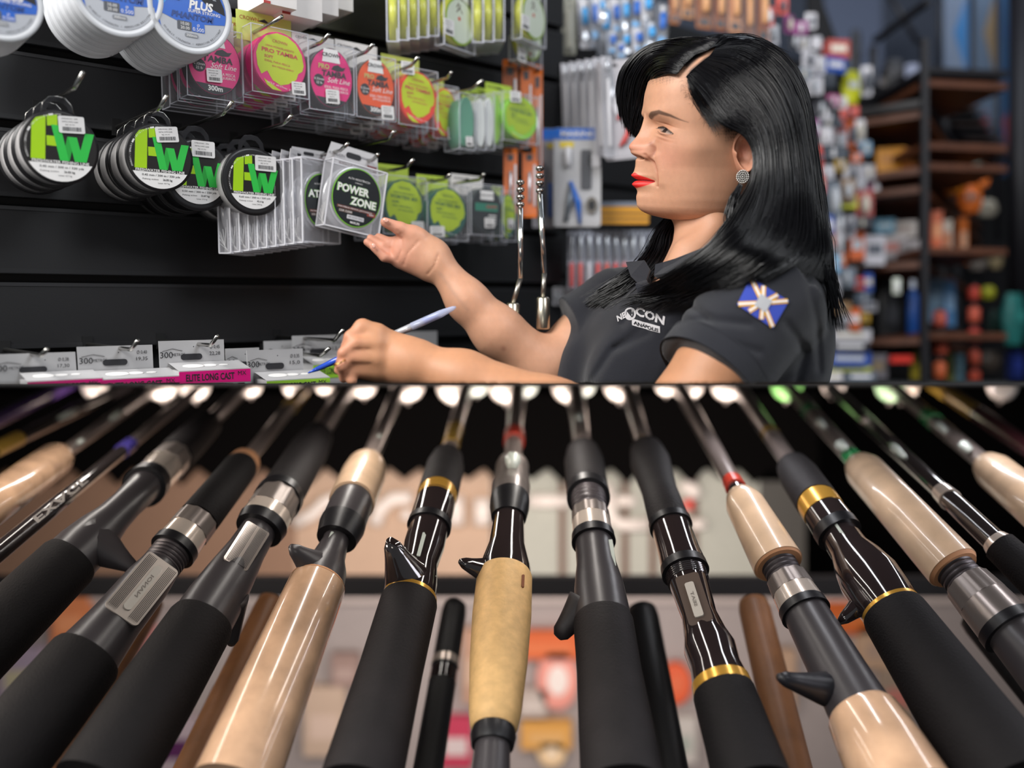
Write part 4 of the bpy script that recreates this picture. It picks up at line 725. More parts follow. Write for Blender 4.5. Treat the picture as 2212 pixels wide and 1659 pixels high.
# ---- head
HO = P(1510, 270, 1.5); hs = 1.5/FPX
HF = Vector((-.993, -.117, 0)).normalized(); HL = Vector((.117, -.993, -.25)); HL = (HL-HF*HL.dot(HF)).normalized(); HZ = HF.cross(HL).normalized()
def tab(y, pts): a = sorted(pts); return np.interp(y, [p[0] for p in a], [p[1] for p in a])
def smooth(a, n=5): k = np.ones(n)/n; return np.convolve(np.pad(a, n//2, mode='edge'), k, 'valid')
py = np.linspace(94, 479, 340)
Fb = smooth(tab(py, [(94, -20), (97, 20), (104, 45), (120, 74), (150, 99), (180, 113), (210, 120), (240, 122), (262, 118), (285, 113), (310, 110), (335, 109), (350, 108), (370, 106), (390, 104), (410, 101), (430, 98), (445, 93), (455, 84), (465, 66), (472, 42), (479, -5)]), 9)
Cb = smooth(tab(py, [(94, 0), (328, 0), (338, 17), (346, 27), (362, 29), (372, 32), (380, 34), (386, 30), (389, 26), (393, 30), (399, 33), (406, 29), (413, 27), (422, 30), (434, 31), (445, 33), (455, 33), (463, 29), (470, 16), (479, 0)]), 5)
Bk = smooth(tab(py, [(94, -40), (97, -90), (110, -120), (150, -155), (220, -168), (300, -160), (360, -150), (420, -122), (445, -106), (460, -88), (470, -66), (479, -30)]), 9)
Wd = smooth(tab(py, [(94, 2), (97, 40), (106, 62), (120, 80), (150, 100), (200, 114), (260, 117), (320, 114), (360, 108), (400, 106), (425, 103), (445, 97), (458, 88), (468, 72), (475, 48), (479, 4)]), 9)
Nz = smooth(tab(py, [(250, 0), (262, 5), (275, 11), (290, 19), (303, 28), (311, 34), (318, 36), (325, 34), (331, 28), (337, 14), (342, 0)]), 5)
Ns = smooth(tab(py, [(250, 8), (275, 10), (300, 15), (314, 23), (335, 22)]), 5); Cs = tab(py, [(94, 26), (390, 25), (420, 30), (445, 34)])
nt = 560; q = np.linspace(-1, 1, nt, endpoint=False); th = np.pi*(q*.55+.45*np.sign(q)*np.abs(q)**2.2)
TH, PY = np.meshgrid(th, py); col1 = lambda a: a[:, None]
ce, se = np.cos(TH), np.sin(TH); c0 = -12.0; ex = 2/2.25
U = np.where(ce > 0, c0+(col1(Fb)-c0)*np.abs(ce)**ex, c0-(c0-col1(Bk))*np.abs(ce)**ex); Vv = col1(Wd)*np.sign(se)*np.abs(se)**ex
fr = np.clip(ce*2.2, 0, 1)**1.5; av = np.abs(Vv); G = lambda x, s: np.exp(-(x/s)**2)
dU = col1(Cb)*G(Vv, col1(Cs)) + col1(Nz)*G(Vv, col1(Ns))
SG = lambda x: 1/(1+np.exp(-np.clip(x, -30, 30)))
dU += 19*SG((38-av)/3.0)*SG((av-12)/6)*SG((337+.24*av-PY)/2.2)*SG((PY-311)/6) - 5*G(av-42, 3.5)*G(PY-326, 13) - 12*G(av-14, 7)*G(PY-342, 3.2) + 4*G(av, 18)*G(PY-322, 12)
dU += 4*G(PY-250, 9)*G(av-44, 32) - 15*G(av-56, 27)*G(PY-279, 16) + 8.5*G(av-60, 20)*G(PY-287, 8.5) - 6*G(av-26, 11)*G(PY-273, 11)
eyl = 286+(av-60)*.26
dU += -2.2*G(PY-(eyl-13), 1.8)*G(av-62, 20) - 2.0*G(PY-(eyl+11), 2.5)*G(av-56, 18) - 1.2*G(PY-(eyl+19), 3)*G(av-58, 18)          # lid crease, bag under the eye
lipc = 389.5+1.5*(av/33)**2
dU += -5*G(PY-lipc, 1.8)*(av < 38)*np.clip((38-av)/8, 0, 1) - 3*G(av-37, 6)*G(PY-392, 7)
dU += 4.5*G(PY-380, 5)*G(av, 22) + 5*G(PY-399, 6)*G(av, 22)
dU += -1.5*G(Vv, 4)*G(PY-358, 12)
def dpoly(x, y, pts):
    d = np.full(x.shape, 1e3)
    for (x0, y0), (x1, y1) in zip(pts[:-1], pts[1:]):
        t = np.clip(((x-x0)*(x1-x0)+(y-y0)*(y1-y0))/((x1-x0)**2+(y1-y0)**2), 0, 1); d = np.minimum(d, np.hypot(x-x0-t*(x1-x0), y-y0-t*(y1-y0)))
    return d
nl = dpoly(av, PY, [(33, 336), (40, 352), (47, 372), (48, 388), (46, 400)]); dU += -3.4*G(nl, 3.2) + 3.5*G(dpoly(av, PY, [(50, 340), (58, 368), (58, 392)]), 10)
dU += -1.2*G(PY-418, 6)*G(av, 26)
alm = (np.abs((av-60)/20)**2+((PY-eyl)/np.where(PY < eyl, 5.6, 4.0))**2)
U = U+dU*fr
Vv = Vv+np.sign(Vv)*5*G(U-45, 40)*G(PY-318, 26)*(av > 60) - np.sign(Vv)*2*G(U-10, 30)*G(PY-275, 25)
slit = np.clip((1.15-alm)*4, 0, 1)*fr; U = U-5.5*slit
PT = np.array(HO)[None, None, :]+hs*(U[..., None]*np.array(HF)+Vv[..., None]*np.array(HL)+(270-PY)[..., None]*np.array(HZ))
V = PT.reshape(-1, 3); sx = (V[:, 0]/V[:, 1]*FPX+CX).reshape(PY.shape); sy = (CY-(V[:, 2]-ZC)/V[:, 1]*FPX).reshape(PY.shape)
colr = np.tile(SK, (V.shape[0], 1)).reshape(PY.shape+(3,)).copy()
def mixc(w, c): global colr; colr = colr*(1-w[..., None])+np.array(lin(c))*w[..., None]
mixc(.4*G(av-72, 30)*G(PY-338, 32)*fr, 'dc9480'); mixc(.45*G(PY-318, 16)*G(av, 26)*fr, 'd98370'); mixc(.5*G(PY-276, 11)*G(av-62, 26)*fr, 'a5684a'); mixc(.45*G(PY-304, 8)*G(av-56, 22)*fr, 'a5654a'); mixc(.6*G(nl, 2.8)*fr, 'a05a42'); mixc(.12*G(PY-345, 30)*G(av-105, 22)*fr, 'b8825e')  # skin tints; cheek-side shadow band and smile-fold shade painted in
# lips: cupid's bow above, fuller below
top = 374.5-2.5*G(av-8, 6)+1.5*G(av, 3)+12.5*(av/34)**1.5; bot = 407-13*(av/34)**2.2
wl = np.clip((PY-top)/1.4, 0, 1)*np.clip((bot-PY)/1.4, 0, 1)*(av < 36)*fr; mixc(wl, 'e2302b'); mixc(wl*G(PY-lipc, 1.5), '7a0f18')
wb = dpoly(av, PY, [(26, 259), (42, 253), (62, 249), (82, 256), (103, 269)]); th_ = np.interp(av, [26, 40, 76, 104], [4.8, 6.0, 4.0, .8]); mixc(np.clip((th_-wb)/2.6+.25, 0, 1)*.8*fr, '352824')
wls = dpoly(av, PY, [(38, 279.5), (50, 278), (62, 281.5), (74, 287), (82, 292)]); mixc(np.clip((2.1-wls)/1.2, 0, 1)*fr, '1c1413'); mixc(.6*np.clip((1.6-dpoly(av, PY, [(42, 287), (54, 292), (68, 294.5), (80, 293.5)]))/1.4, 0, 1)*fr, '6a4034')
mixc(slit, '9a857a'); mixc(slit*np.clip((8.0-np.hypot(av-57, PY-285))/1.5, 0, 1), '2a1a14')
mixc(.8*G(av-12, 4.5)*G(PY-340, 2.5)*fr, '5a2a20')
mixc(.55*G(dpoly(av, PY, [(36, 311), (41, 320), (41, 334), (35, 343), (24, 346)]), 2.6)*fr, '8f4f3a'); mixc(.5*G(av-27, 9)*G(PY-328, 9)*fr, 'e09a82')  # nostril above and nose-wing crease: shade painted into the skin
# hair covers the scalp
hl = [(1330, 190), (1400, 172), (1440, 168), (1478, 160), (1500, 182), (1520, 212), (1540, 238), (1556, 264), (1568, 296), (1592, 302), (1640, 300), (1700, 330)]
hy = np.interp(sx, [p[0] for p in hl], [p[1] for p in hl]); nz_ = noise3(V, 900).reshape(PY.shape)*6
wh = np.clip((hy-sy+nz_*1.6)/34+.35, 0, 1)*np.where(sx > 1400, 1, 1); part = dpoly(sx, sy, [(1465, 172), (1492, 145), (1520, 122), (1548, 108)]); wh = wh*(1-np.exp(-(part/4.5)**2)*.95*(Vv > -20)); wh = np.where((PY < 330) & ((sx > 1620) | (ce < -.2)), 1, wh); wh = np.where((PY >= 330) & (ce > -.8), 0, wh)
mixc(wh, '141113')
colr *= (1+.03*noise3(V, 300).reshape(PY.shape))[..., None]
r_, k_ = PY.shape; ids = np.arange(r_*k_).reshape(r_, k_); a = ids[:-1]; b = np.roll(ids, -1, 1)[:-1]; c_ = np.roll(ids, -1, 1)[1:]; d_ = ids[1:]
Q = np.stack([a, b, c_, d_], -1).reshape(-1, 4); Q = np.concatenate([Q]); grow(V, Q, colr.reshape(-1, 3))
HEADBVH = BVHTree.FromPolygons([tuple(v) for v in V], [tuple(map(int, f)) for f in Q])
def HP(u, v, y): return HO+(HF*u+HL*v+HZ*(270-y))*hs
# ---- ear
nr, na = 26, 60; rr, aa = np.meshgrid(np.linspace(0, 1, nr), np.linspace(0, 2*np.pi, na, endpoint=False), indexing='ij')
Ru = 27-3*np.cos(aa-.6); Rz = np.where(np.sin(aa) > 0, 40, 48); ua = rr*Ru*np.cos(aa)*np.where(np.sin(aa) < 0, 1-.35*np.abs(np.sin(aa)), 1); za = rr*Rz*np.sin(aa)
hgt = 10*np.exp(-((rr-.86)/.10)**2)*(1-.6*np.exp(-((aa-np.pi*0.02)/.5)**2))+6*np.exp(-((rr-.58)/.11)**2)*np.clip(np.sin(aa)+.6, 0, 1)*(np.cos(aa) < .5)-8*np.exp(-(rr/.42)**2)+9*np.exp(-(np.hypot(ua-19, za+6)/6)**2)+7*np.exp(-(np.hypot(ua+2, za+36)/13)**2)
hgt = hgt*(1-np.clip((rr-.93)/.07, 0, 1))-14*np.clip((rr-.93)/.07, 0, 1)+6
eu = -62+ua+za*.12; ev_ = 112+hgt-ua*.28; ey = 322-za
Ve = np.array(HO)[None, None]+hs*(eu[..., None]*np.array(HF)+ev_[..., None]*np.array(HL)+(270-ey)[..., None]*np.array(HZ)); ce_ = np.tile(np.array(lin('cf9478')), (nr*na, 1)).reshape(nr, na, 3)
w_ = (np.exp(-(rr/.45)**2)*.55)[..., None]; ce_ = ce_*(1-w_)+np.array(lin('c46f5c'))*w_
ids = np.arange(nr*na).reshape(nr, na); Qe = np.stack([ids[:-1], np.roll(ids, -1, 1)[:-1], np.roll(ids, -1, 1)[1:], ids[1:]], -1).reshape(-1, 4); grow(Ve.reshape(-1, 3), Qe, ce_.reshape(-1, 3))
# ---- neck and chest
pr = [C(1556, 430, 1.55, 60, 1532, 505, 1.53, 68), C(1532, 505, 1.53, 68, 1520, 600, 1.52, 82), C(1500, 575, 1.51, 60, 1470, 640, 1.52, 70), E(1506, 452, 1.52, 70, 60, 26), C(1475, 540, 1.475, 14, 1432, 612, 1.47, 12, k=.03), C(1545, 490, 1.475, 16, 1462, 600, 1.46, 14, k=.03)]
lo, hi = bounds(pr); hi[2] = P(0, 400, 1.5).z; V, Q = sdf_mesh(pr, lo, hi, .003, .02); grow(V, Q, np.tile(SK*.97, (len(V), 1)))
# ---- raised far arm and hand
D = 1.60
pr = [C(1176, 795, 1.63, 56, 1075, 716, 1.61, 52), C(1075, 716, 1.61, 52, 1010, 650, D, 42), C(1010, 650, D, 42, 944, 566, D, 30), C(1170, 800, 1.63, 55, 1262, 735, 1.66, 64), C(1262, 735, 1.66, 64, 1330, 680, 1.68, 70),
      C(940, 562, D, 29, 888, 530, D, 25), C(934, 570, D, 27, 872, 553, D, 21), C(920, 585, D+.004, 14, 862, 560, D, 14), C(935, 540, D, 24, 893, 508, D-.012, 21), C(890, 545, D, 22, 862, 532, D, 17),
      C(905, 512, D-.012, 19, 864, 494, D-.022, 14.5, k=.006), C(864, 494, D-.022, 14.5, 832, 480, D-.030, 10.5, k=.004),
      C(872, 524, D, 13, 842, 524, D-.005, 11, k=.006), C(842, 524, D-.005, 11, 818, 512, D+.0, 8.5, k=.004),
      C(862, 536, D, 13, 828, 531, D-.008, 10.5, k=.005), C(828, 531, D-.008, 10.5, 800, 514, D-.004, 8, k=.003),
      C(860, 548, D, 12, 822, 543, D-.012, 10, k=.004), C(822, 543, D-.012, 10, 793, 523, D-.012, 8.2, k=.003),
      C(856, 560, D-.004, 12, 830, 556, D-.018, 9.5, k=.004), C(830, 556, D-.018, 9.5, 807, 535, D-.022, 8, k=.003)]
def creases(lines, dpt, s):
    def f(X, Y, Z):
        x = X/Y*FPX+CX; y = CY-(Z-ZC)/Y*FPX; o = 0
        for l in lines: o = o+dpt*np.exp(-(dpoly(x, y, l)/s)**2)
        return o
    return f
lo, hi = bounds(pr); V, Q = sdf_mesh(pr, lo, hi, .0024, .022, warp=creases([[(868, 515), (868, 540), (858, 562)], [(905, 520), (882, 545), (872, 572)], [(948, 548), (938, 575), (924, 592)], [(845, 552), (843, 536)], [(858, 497), (866, 505)]], .0016, 2.2))
x = V[:, 0]/V[:, 1]*FPX+CX; y = CY-(V[:, 2]-ZC)/V[:, 1]*FPX; cc = np.tile(SK, (len(V), 1)); w_ = np.clip((930-x)/70, 0, 1)[:, None]*.5; cc = cc*(1-w_)+SKP*w_; w_ = np.exp(-(np.hypot(x-1088, y-753)/6)**2)[:, None]*.5; cc = cc*(1-w_)+np.array(lin('8a5040'))*w_
w_ = (.25*np.exp(-(dpoly(x, y, [(950, 590), (985, 640), (1010, 670)])/5)**2))[:, None]; cc = cc*(1-w_)+np.array(lin('8d7468'))*w_; cc *= (1+.03*noise3(V, 260))[:, None]; grow(V, Q, cc)
# ---- near arm, writing hand
D = 1.38
pr = [C(1650, 650, 1.38, 92, 1560, 790, 1.34, 92), C(1560, 790, 1.34, 92, 1440, 960, 1.33, 100), C(1440, 945, 1.33, 82, 1180, 882, 1.345, 66), C(1180, 882, 1.345, 66, 1000, 818, 1.37, 58), C(1000, 818, 1.37, 58, 888, 782, D, 44),
      C(895, 776, D, 42, 812, 735, D, 34), C(880, 795, D, 40, 790, 790, D, 32), C(812, 722, D-.012, 24, 783, 708, D-.016, 19, k=.01), C(812, 745, D-.02, 20, 770, 742, D-.030, 17, k=.01), C(812, 775, D-.02, 22, 760, 772, D-.030, 16, k=.01), C(812, 800, D-.012, 20, 758, 800, D-.022, 15, k=.01),
      C(784, 708, D-.016, 18, 757, 728, D-.026, 13.5, k=.005), C(757, 728, D-.026, 13.5, 738, 772, D-.012, 10, k=.004),
      C(768, 742, D-.030, 16, 742, 762, D-.036, 12, k=.004), C(742, 762, D-.036, 12, 731, 800, D-.018, 9.5, k=.003),
      C(758, 772, D-.030, 15, 738, 792, D-.036, 11.5, k=.004), C(738, 792, D-.036, 11.5, 742, 818, D-.02, 9.5, k=.003),
      C(756, 800, D-.022, 14, 760, 824, D-.026, 11, k=.004), C(840, 745, D+.02, 22, 775, 765, D+.02, 13, k=.01), C(775, 765, D+.02, 13, 745, 780, D+.008, 10, k=.005)]
lo, hi = bounds(pr); V, Q = sdf_mesh(pr, lo, hi, .0026, .02, warp=creases([[(800, 755), (765, 755)], [(800, 787), (760, 786)]], .0012, 3)); cc = np.tile(SKA, (len(V), 1)); x = V[:, 0]/V[:, 1]*FPX+CX; w_ = np.clip((800-x)/60, 0, 1)[:, None]*.4; cc = cc*(1-w_)+SKP*w_; cc *= (1+.03*noise3(V, 240))[:, None]; grow(V, Q, cc)
woman = thing('person', 'woman in a black polo shirt holding a pen and reaching for a pack', 'person', Matrix.Translation(P(1500, 829, 1.5)))
WO = np.array(P(1500, 829, 1.5))
def npmesh(name, V, Q, mt, parent, cols=None, O=WO, smooth=True):
    me = bpy.data.meshes.new(name); me.from_pydata([tuple(v) for v in (np.asarray(V)-O)], [], [tuple(map(int, f)) for f in Q]); me.materials.append(mt)
    me.polygons.foreach_set('use_smooth', [smooth]*len(me.polygons))
    if cols is not None:
        at = me.color_attributes.new('col', 'FLOAT_COLOR', 'POINT'); at.data.foreach_set('color', np.concatenate([cols, np.ones((len(cols), 1))], 1).astype(np.float32).ravel())
    o = bpy.data.objects.new(name, me); COL.objects.link(o); o.parent = parent; return o
SKIN = mat('skin', 'cf9673', .48, spec=.45, var=.03, vscale=40, vcol='col', bump=.12, bscale=700, sss=.12)
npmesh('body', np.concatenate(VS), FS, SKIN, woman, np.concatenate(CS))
# eyes behind the lids
for s_v, nm in ((1, 'eye'), (-1, 'eye')):
    c = HP(66, 58*s_v, 287)-P(1500, 829, 1.5); m = MB(); T = Matrix.Translation(c)
    m.lathe([(-17*hs*math.cos(a)*1.0, 17*hs*math.sin(a)+1e-5) for a in [math.pi*k/14 for k in range(15)]], mat('eye_white', '8a7a72', .1, coat=.6), 24, M=T, axis='z'); m.build(nm, woman)
# lashes
m = MB()
for s_v in (1, -1):
    for k in range(16):
        v = 39+k*2.7; y = 278.8+max(0, v-52)*.36; hit = HEADBVH.ray_cast(HP(160, v*s_v, y), -HF)
        if hit[0] is None: continue
        p = hit[0]; q = p+HF*hs*(7 if k < 9 else 5)-HZ*hs*2.5+HL*s_v*hs*(k-5)*.4; m.tube([p-Vector(WO), (p+q)/2-HZ*hs*1.2-Vector(WO), q-Vector(WO)], [.00035, .0003, .0001], INK, 4)
m.build('eyelash', woman)
# earring
EC = HP(-59, 128, 374); m = MB(); s_ = hs; T = Matrix.Translation(EC-Vector(WO)) @ Matrix((HF, -HL, HZ)).transposed().to_4x4()
m.disc(0, 0, 11*s_, -.002, .003, mat('earring_silver', '4a4642', .3, .9), 24, M=T)
for n_, r_, q_ in ((20, 12.5, 2.0), (14, 8.6, 1.9), (8, 4.6, 1.8), (1, 0, 2.2)):
    for k in range(n_):
        a = 2*math.pi*k/n_; m.lathe([(-.003-q_*s_*math.cos(b), q_*s_*math.sin(b)+1e-6) for b in [math.pi*j/5 for j in range(6)]], mat('crystal', 'dedbd6', .08, .3, coat=1), 6, M=T @ Matrix.Translation((r_*s_*math.cos(a), 0, r_*s_*math.sin(a))))
m.build('earring', woman, label='round silver earring set with crystals')
c = P(733, 783, 1.338)-P(1500, 829, 1.5); m = MB(); m.tube([c+Vector((math.cos(a)*.0085*.9, math.sin(a)*.006, math.cos(a)*.004+math.sin(a)*.002)) for a in [2*math.pi*k/20 for k in range(21)]], .0011, GOLD if 'GOLD' in globals() else mat('ring_gold', 'd9a85a', .2, 1.0), 8, caps=False); m.build('ring', woman)
# nails
m = MB()
for (x, y, d, rx, rz, r) in ((833, 476, 1.558, 7, 5, .35), (807, 531, 1.566, 4.5, 6, -.3)):
    T = Matrix.Translation(P(x, y, d)-Vector(WO)) @ Matrix.Rotation(r, 4, 'Y'); s_ = d/FPX; m.lathe([(-.0018*math.cos(b), rx*s_*math.sin(b)+1e-6) for b in [math.pi*j/10 for j in range(6)]], mat('nail', 'e3a894', .2, coat=.5), 16, M=T @ Matrix.Diagonal((1, 1, rz/rx, 1)))
m.build('fingernail', woman)

# ---- polo shirt
pr = [E(1520, 800, 1.53, 215, 170, 230), E(1640, 760, 1.52, 142, 175, 220), C(1400, 640, 1.64, 62, 1560, 590, 1.56, 90), C(1600, 610, 1.50, 80, 1660, 650, 1.39, 108), E(1310, 830, 1.60, 110, 80, 140), E(1385, 850, 1.50, 118, 90, 150), C(1330, 650, 1.66, 70, 1290, 700, 1.66, 72),
      C(1445, 640, 1.56, 62, 1370, 720, 1.57, 80), E(1700, 690, 1.46, 86, 90, 150)]
pr2 = [('k', tuple(P(1672, 628, 1.385)), tuple(P(1528, 812, 1.335)), 124*1.385/FPX, 121*1.335/FPX, {'k': .03})]
slv = K(1340, 660, 1.67, 74, 1246, 712, 1.66, 78, k=.02)
def folds(X, Y, Z):
    x = X/Y*FPX+CX; y = CY-(Z-ZC)/Y*FPX
    o = .0011*np.sin(x*.045+y*.03+1.2*np.sin(y*.02))*np.clip((x-1250)/200, 0, 1)
    for l, a, s in (([(1460, 700), (1520, 690), (1620, 700)], .004, 10), ([(1450, 722), (1530, 728), (1640, 760)], .003, 9), ([(1400, 720), (1320, 760), (1275, 829)], .005, 9), ([(1440, 640), (1400, 700), (1330, 750)], .004, 9), ([(1700, 700), (1740, 760), (1720, 829)], .004, 10), ([(1480, 650), (1530, 690)], .004, 9), ([(1745, 600), (1765, 700), (1770, 800)], .003, 8), ([(1390, 600), (1380, 660), (1345, 700)], .003, 8), ([(1470, 745), (1440, 800), (1430, 829)], .003, 12)):
        o = o+a*np.exp(-(dpoly(x, y, l)/s)**2)
    return o
lo, hi = bounds(pr+pr2+[slv]); lo[1] = 1.2
V, Q = sdf_mesh(pr+pr2+[slv], lo, hi, .0034, .04, warp=folds, subs=(C(1505, 470, 1.5, 88, 1470, 600, 1.50, 66), C(1470, 590, 1.46, 40, 1418, 625, 1.40, 17), C(1560, 560, 1.34, 0.1, 1561, 560, 1.34, .1)))
CLOTH = mat('polo_pique', '1f2027', .85, spec=.25, bump=.5, bscale=1400, var=.1, vscale=15); CLOTH.node_tree.nodes['Principled BSDF'].inputs['Sheen Weight'].default_value = .25
shirt = npmesh('polo_shirt', V, Q, CLOTH, woman)
SB = BVHTree.FromPolygons([tuple(v) for v in V], [tuple(map(int, f)) for f in Q])
def drape(x, y, off=.0012):
    o = Vector((0, 0, ZC)); dr = (P(x, y, 1)-o).normalized(); h = SB.ray_cast(o, dr); 
    return (h[0]+h[1]*off*(1 if h[1].dot(dr) < 0 else -1)) if h[0] is not None else P(x, y, 1.3)
def decal(name, pts, mt, off, label=None, grid=None):
    vs = [drape(x, y, off)-Vector(WO) for x, y in pts]; m = MB(); m.add(vs, [tuple(range(len(vs)))] if grid is None else grid, mt, True); return m.build(name, shirt, **({'label': label} if label else {}))
# flag patch: blue with yellow and white rays
A_, B_, C_, D_ = (1622, 601), (1703, 651), (1668, 710), (1592, 660)
def uv(u, v): return tuple(A_[i]*(1-u)*(1-v)+B_[i]*u*(1-v)+C_[i]*u*v+D_[i]*(1-u)*v for i in (0, 1))
def gridpatch(u0, u1, v0, v1, nu, nv, f=uv): return [f(u0+(u1-u0)*i/nu, v0+(v1-v0)*j/nv) for j in range(nv+1) for i in range(nu+1)], [(j*(nu+1)+i, j*(nu+1)+i+1, (j+1)*(nu+1)+i+1, (j+1)*(nu+1)+i) for j in range(nv) for i in range(nu)]
p, g = gridpatch(0, 1, 0, 1, 10, 8); decal('flag_patch', p, cm('2b3fa0', .7), .0022, 'blue embroidered flag patch on the sleeve', g)
def strip(a, b, w, mt, off, nm='patch_ray'):
    a = np.array(uv(*a)); b = np.array(uv(*b)); n_ = np.array([-(b-a)[1], (b-a)[0]]); n_ = n_/np.linalg.norm(n_)*w; ps = []; gs = []
    for k in range(7): f = k/6; c = a*(1-f)+b*f; ps += [tuple(c-n_), tuple(c+n_)]
    gs = [(2*k, 2*k+1, 2*k+3, 2*k+2) for k in range(6)]; decal(nm, ps, mt, off, None, gs)
YW = cm('d9a22e', .7)
for e_ in ((0, 0), (.33, 0), (.72, 0), (1, .0), (1, 1), (.67, 1), (.3, 1), (0, 1)):
    e2 = (e_[0]*.94+.03, e_[1]*.94+.03); strip((.5, .5), e2, 5.2, YW, .003); strip((.5, .5), e2, 2.0, WHC, .0036)
p, g = gridpatch(.36, .66, .3, .72, 4, 4); decal('patch_centre', p, cm('a9a9ac', .7), .0042, None, g)
# chest lettering
def dtext(s, x0, y0, x1, y1, h, mt, bold=.03, off=.0016, nm='lettering', lab=None):
    v, f, wd = textgeo(s, bold); L = math.hypot(x1-x0, y1-y0); ux, uy = (x1-x0)/L, (y1-y0)/L; vs = []
    for a, b in v: X_ = a/wd*L; Y_ = b*h; vs.append(drape((x0+x1)/2+ux*X_+uy*Y_*.4, (y0+y1)/2+uy*X_-Y_*.95, off)-Vector(WO))
    m = MB(); m.add(vs, f, mt); m.build(nm, shirt, **({'label': lab} if lab else {}))
STC = cm('b9b6b8', .7)
dtext('CON', 1374, 672, 1436, 694, 20, STC, .04, lab='white CON lettering on the chest'); dtext('NE', 1334, 690, 1352, 680, 13, STC, .04)
m_ = [(1362+13*math.cos(2*math.pi*k/18), 679+14*math.sin(2*math.pi*k/18)) for k in range(18)]; decal('emblem', m_, STC, .0014)
m_ = [(1362+9*math.cos(2*math.pi*k/18), 679+10*math.sin(2*math.pi*k/18)) for k in range(18)]; decal('emblem', m_, CLOTH, .0020)
for dx, dy in ((-3, -3), (3, -3), (0, 4), (-4, 3), (4, 3)): decal('emblem', [(1362+dx-2, 679+dy-2), (1362+dx+2, 679+dy-2), (1362+dx+2, 679+dy+2), (1362+dx-2, 679+dy+2)], STC, .0026)
def uvp(u, v): x = 1366+60*u; return (x, 689+20*u+14*v-3*u)
p, g = gridpatch(0, 1, 0, 1, 8, 2, uvp); decal('lettering_band', p, STC, .0014, None, g); dtext('ANÁPOLIS', 1370, 697, 1423, 714, 9, CLOTH, .03, .0024)
# sleeve hem and collar
ax_ = (P(1528, 812, 1.335)-P(1672, 628, 1.385)).normalized(); s1 = ax_.cross(Vector((0, 1, 0))).normalized(); s2 = ax_.cross(s1)
m = MB(); 
for (f0, f1, r_, th_) in ((-.028, .001, 123.5, 1), (-.031, -.0285, 124.3, 1)):
    c0 = P(1528, 812, 1.335)+ax_*f0; c1 = P(1528, 812, 1.335)+ax_*f1; R_ = r_*1.335/FPX; vs = []
    for c in (c0, c1):
        for k in range(72):
            a = 2*math.pi*k/72; v = c+(s1*math.cos(a)+s2*math.sin(a))*R_; v.z = max(v.z, ZC+.001); vs.append(v-Vector(WO))
    m.add(vs, [(k, (k+1) % 72, 72+(k+1) % 72, 72+k) for k in range(72)], CLOTH, True)
m.build('sleeve_hem', shirt)
def flap(pts, th=.0035, nm='collar'):
    vs = [P(*p)-Vector(WO) for p in pts]; n = len(vs); m = MB(); nrm = (vs[1]-vs[0]).cross(vs[2]-vs[0]).normalized()*th
    m.add(vs+[v+nrm for v in vs], [tuple(range(n)), tuple(range(2*n-1, n-1, -1))]+[(i, (i+1) % n, n+(i+1) % n, n+i) for i in range(n)], CLOTH); m.build(nm, shirt)
flap([(1352, 566, 1.52), (1392, 562, 1.50), (1404, 582, 1.485), (1396, 604, 1.475), (1378, 612, 1.475), (1362, 596, 1.49)])
flap([(1458, 562, 1.43), (1417, 574, 1.44), (1414, 598, 1.43), (1426, 604, 1.425), (1452, 590, 1.40), (1520, 560, 1.36), (1540, 530, 1.38)])
flap([(1396, 604, 1.475), (1404, 618, 1.46), (1398, 640, 1.45), (1382, 650, 1.455), (1372, 612, 1.47)], nm='placket')

# ---- hair
HAIR = mat('black_hair', '09080b', .24, spec=.42, var=.15, vscale=8); HAIRB = mat('black_hair_base', '040405', .9, spec=.08)
def catmull(pts, n):
    p = [np.array(P(*q)) for q in pts]; p = [2*p[0]-p[1]]+p+[2*p[-1]-p[-2]]; out = []
    seg = len(p)-3; t = np.linspace(0, seg-1e-6, n)
    for x in t:
        i = int(x); f = x-i; a, b, c, d = p[i:i+4]; out.append(.5*((2*b)+(-a+c)*f+(2*a-5*b+4*c-d)*f*f+(-a+3*b-3*c+d)*f**3))
    return np.array(out)
HV, HQ = [], []; BV, BQ = [], []
def lift(c, ymax, off):
    "keep a guide outside the scalp as it leaves the parting"
    o = Vector((0, 0, ZC)); out = c.copy()
    for i, p in enumerate(c):
        v = Vector(p)-o; y = CY-v.z/v.y*FPX
        if y > ymax: continue
        h = HEADBVH.ray_cast(o, v.normalized())
        if h[0] is not None and h[0].y-off < p[1]: out[i] = np.array(o+v*((h[0].y-off)/p[1]))
    for _ in range(3): out[1:-1, 1] = (out[:-2, 1]+2*out[1:-1, 1]+out[2:, 1])/4
    out[:, [0, 2]] = (c[:, [0, 2]]-np.array((0, ZC)))*(out[:, 1]/c[:, 1])[:, None]+np.array((0, ZC)); return out
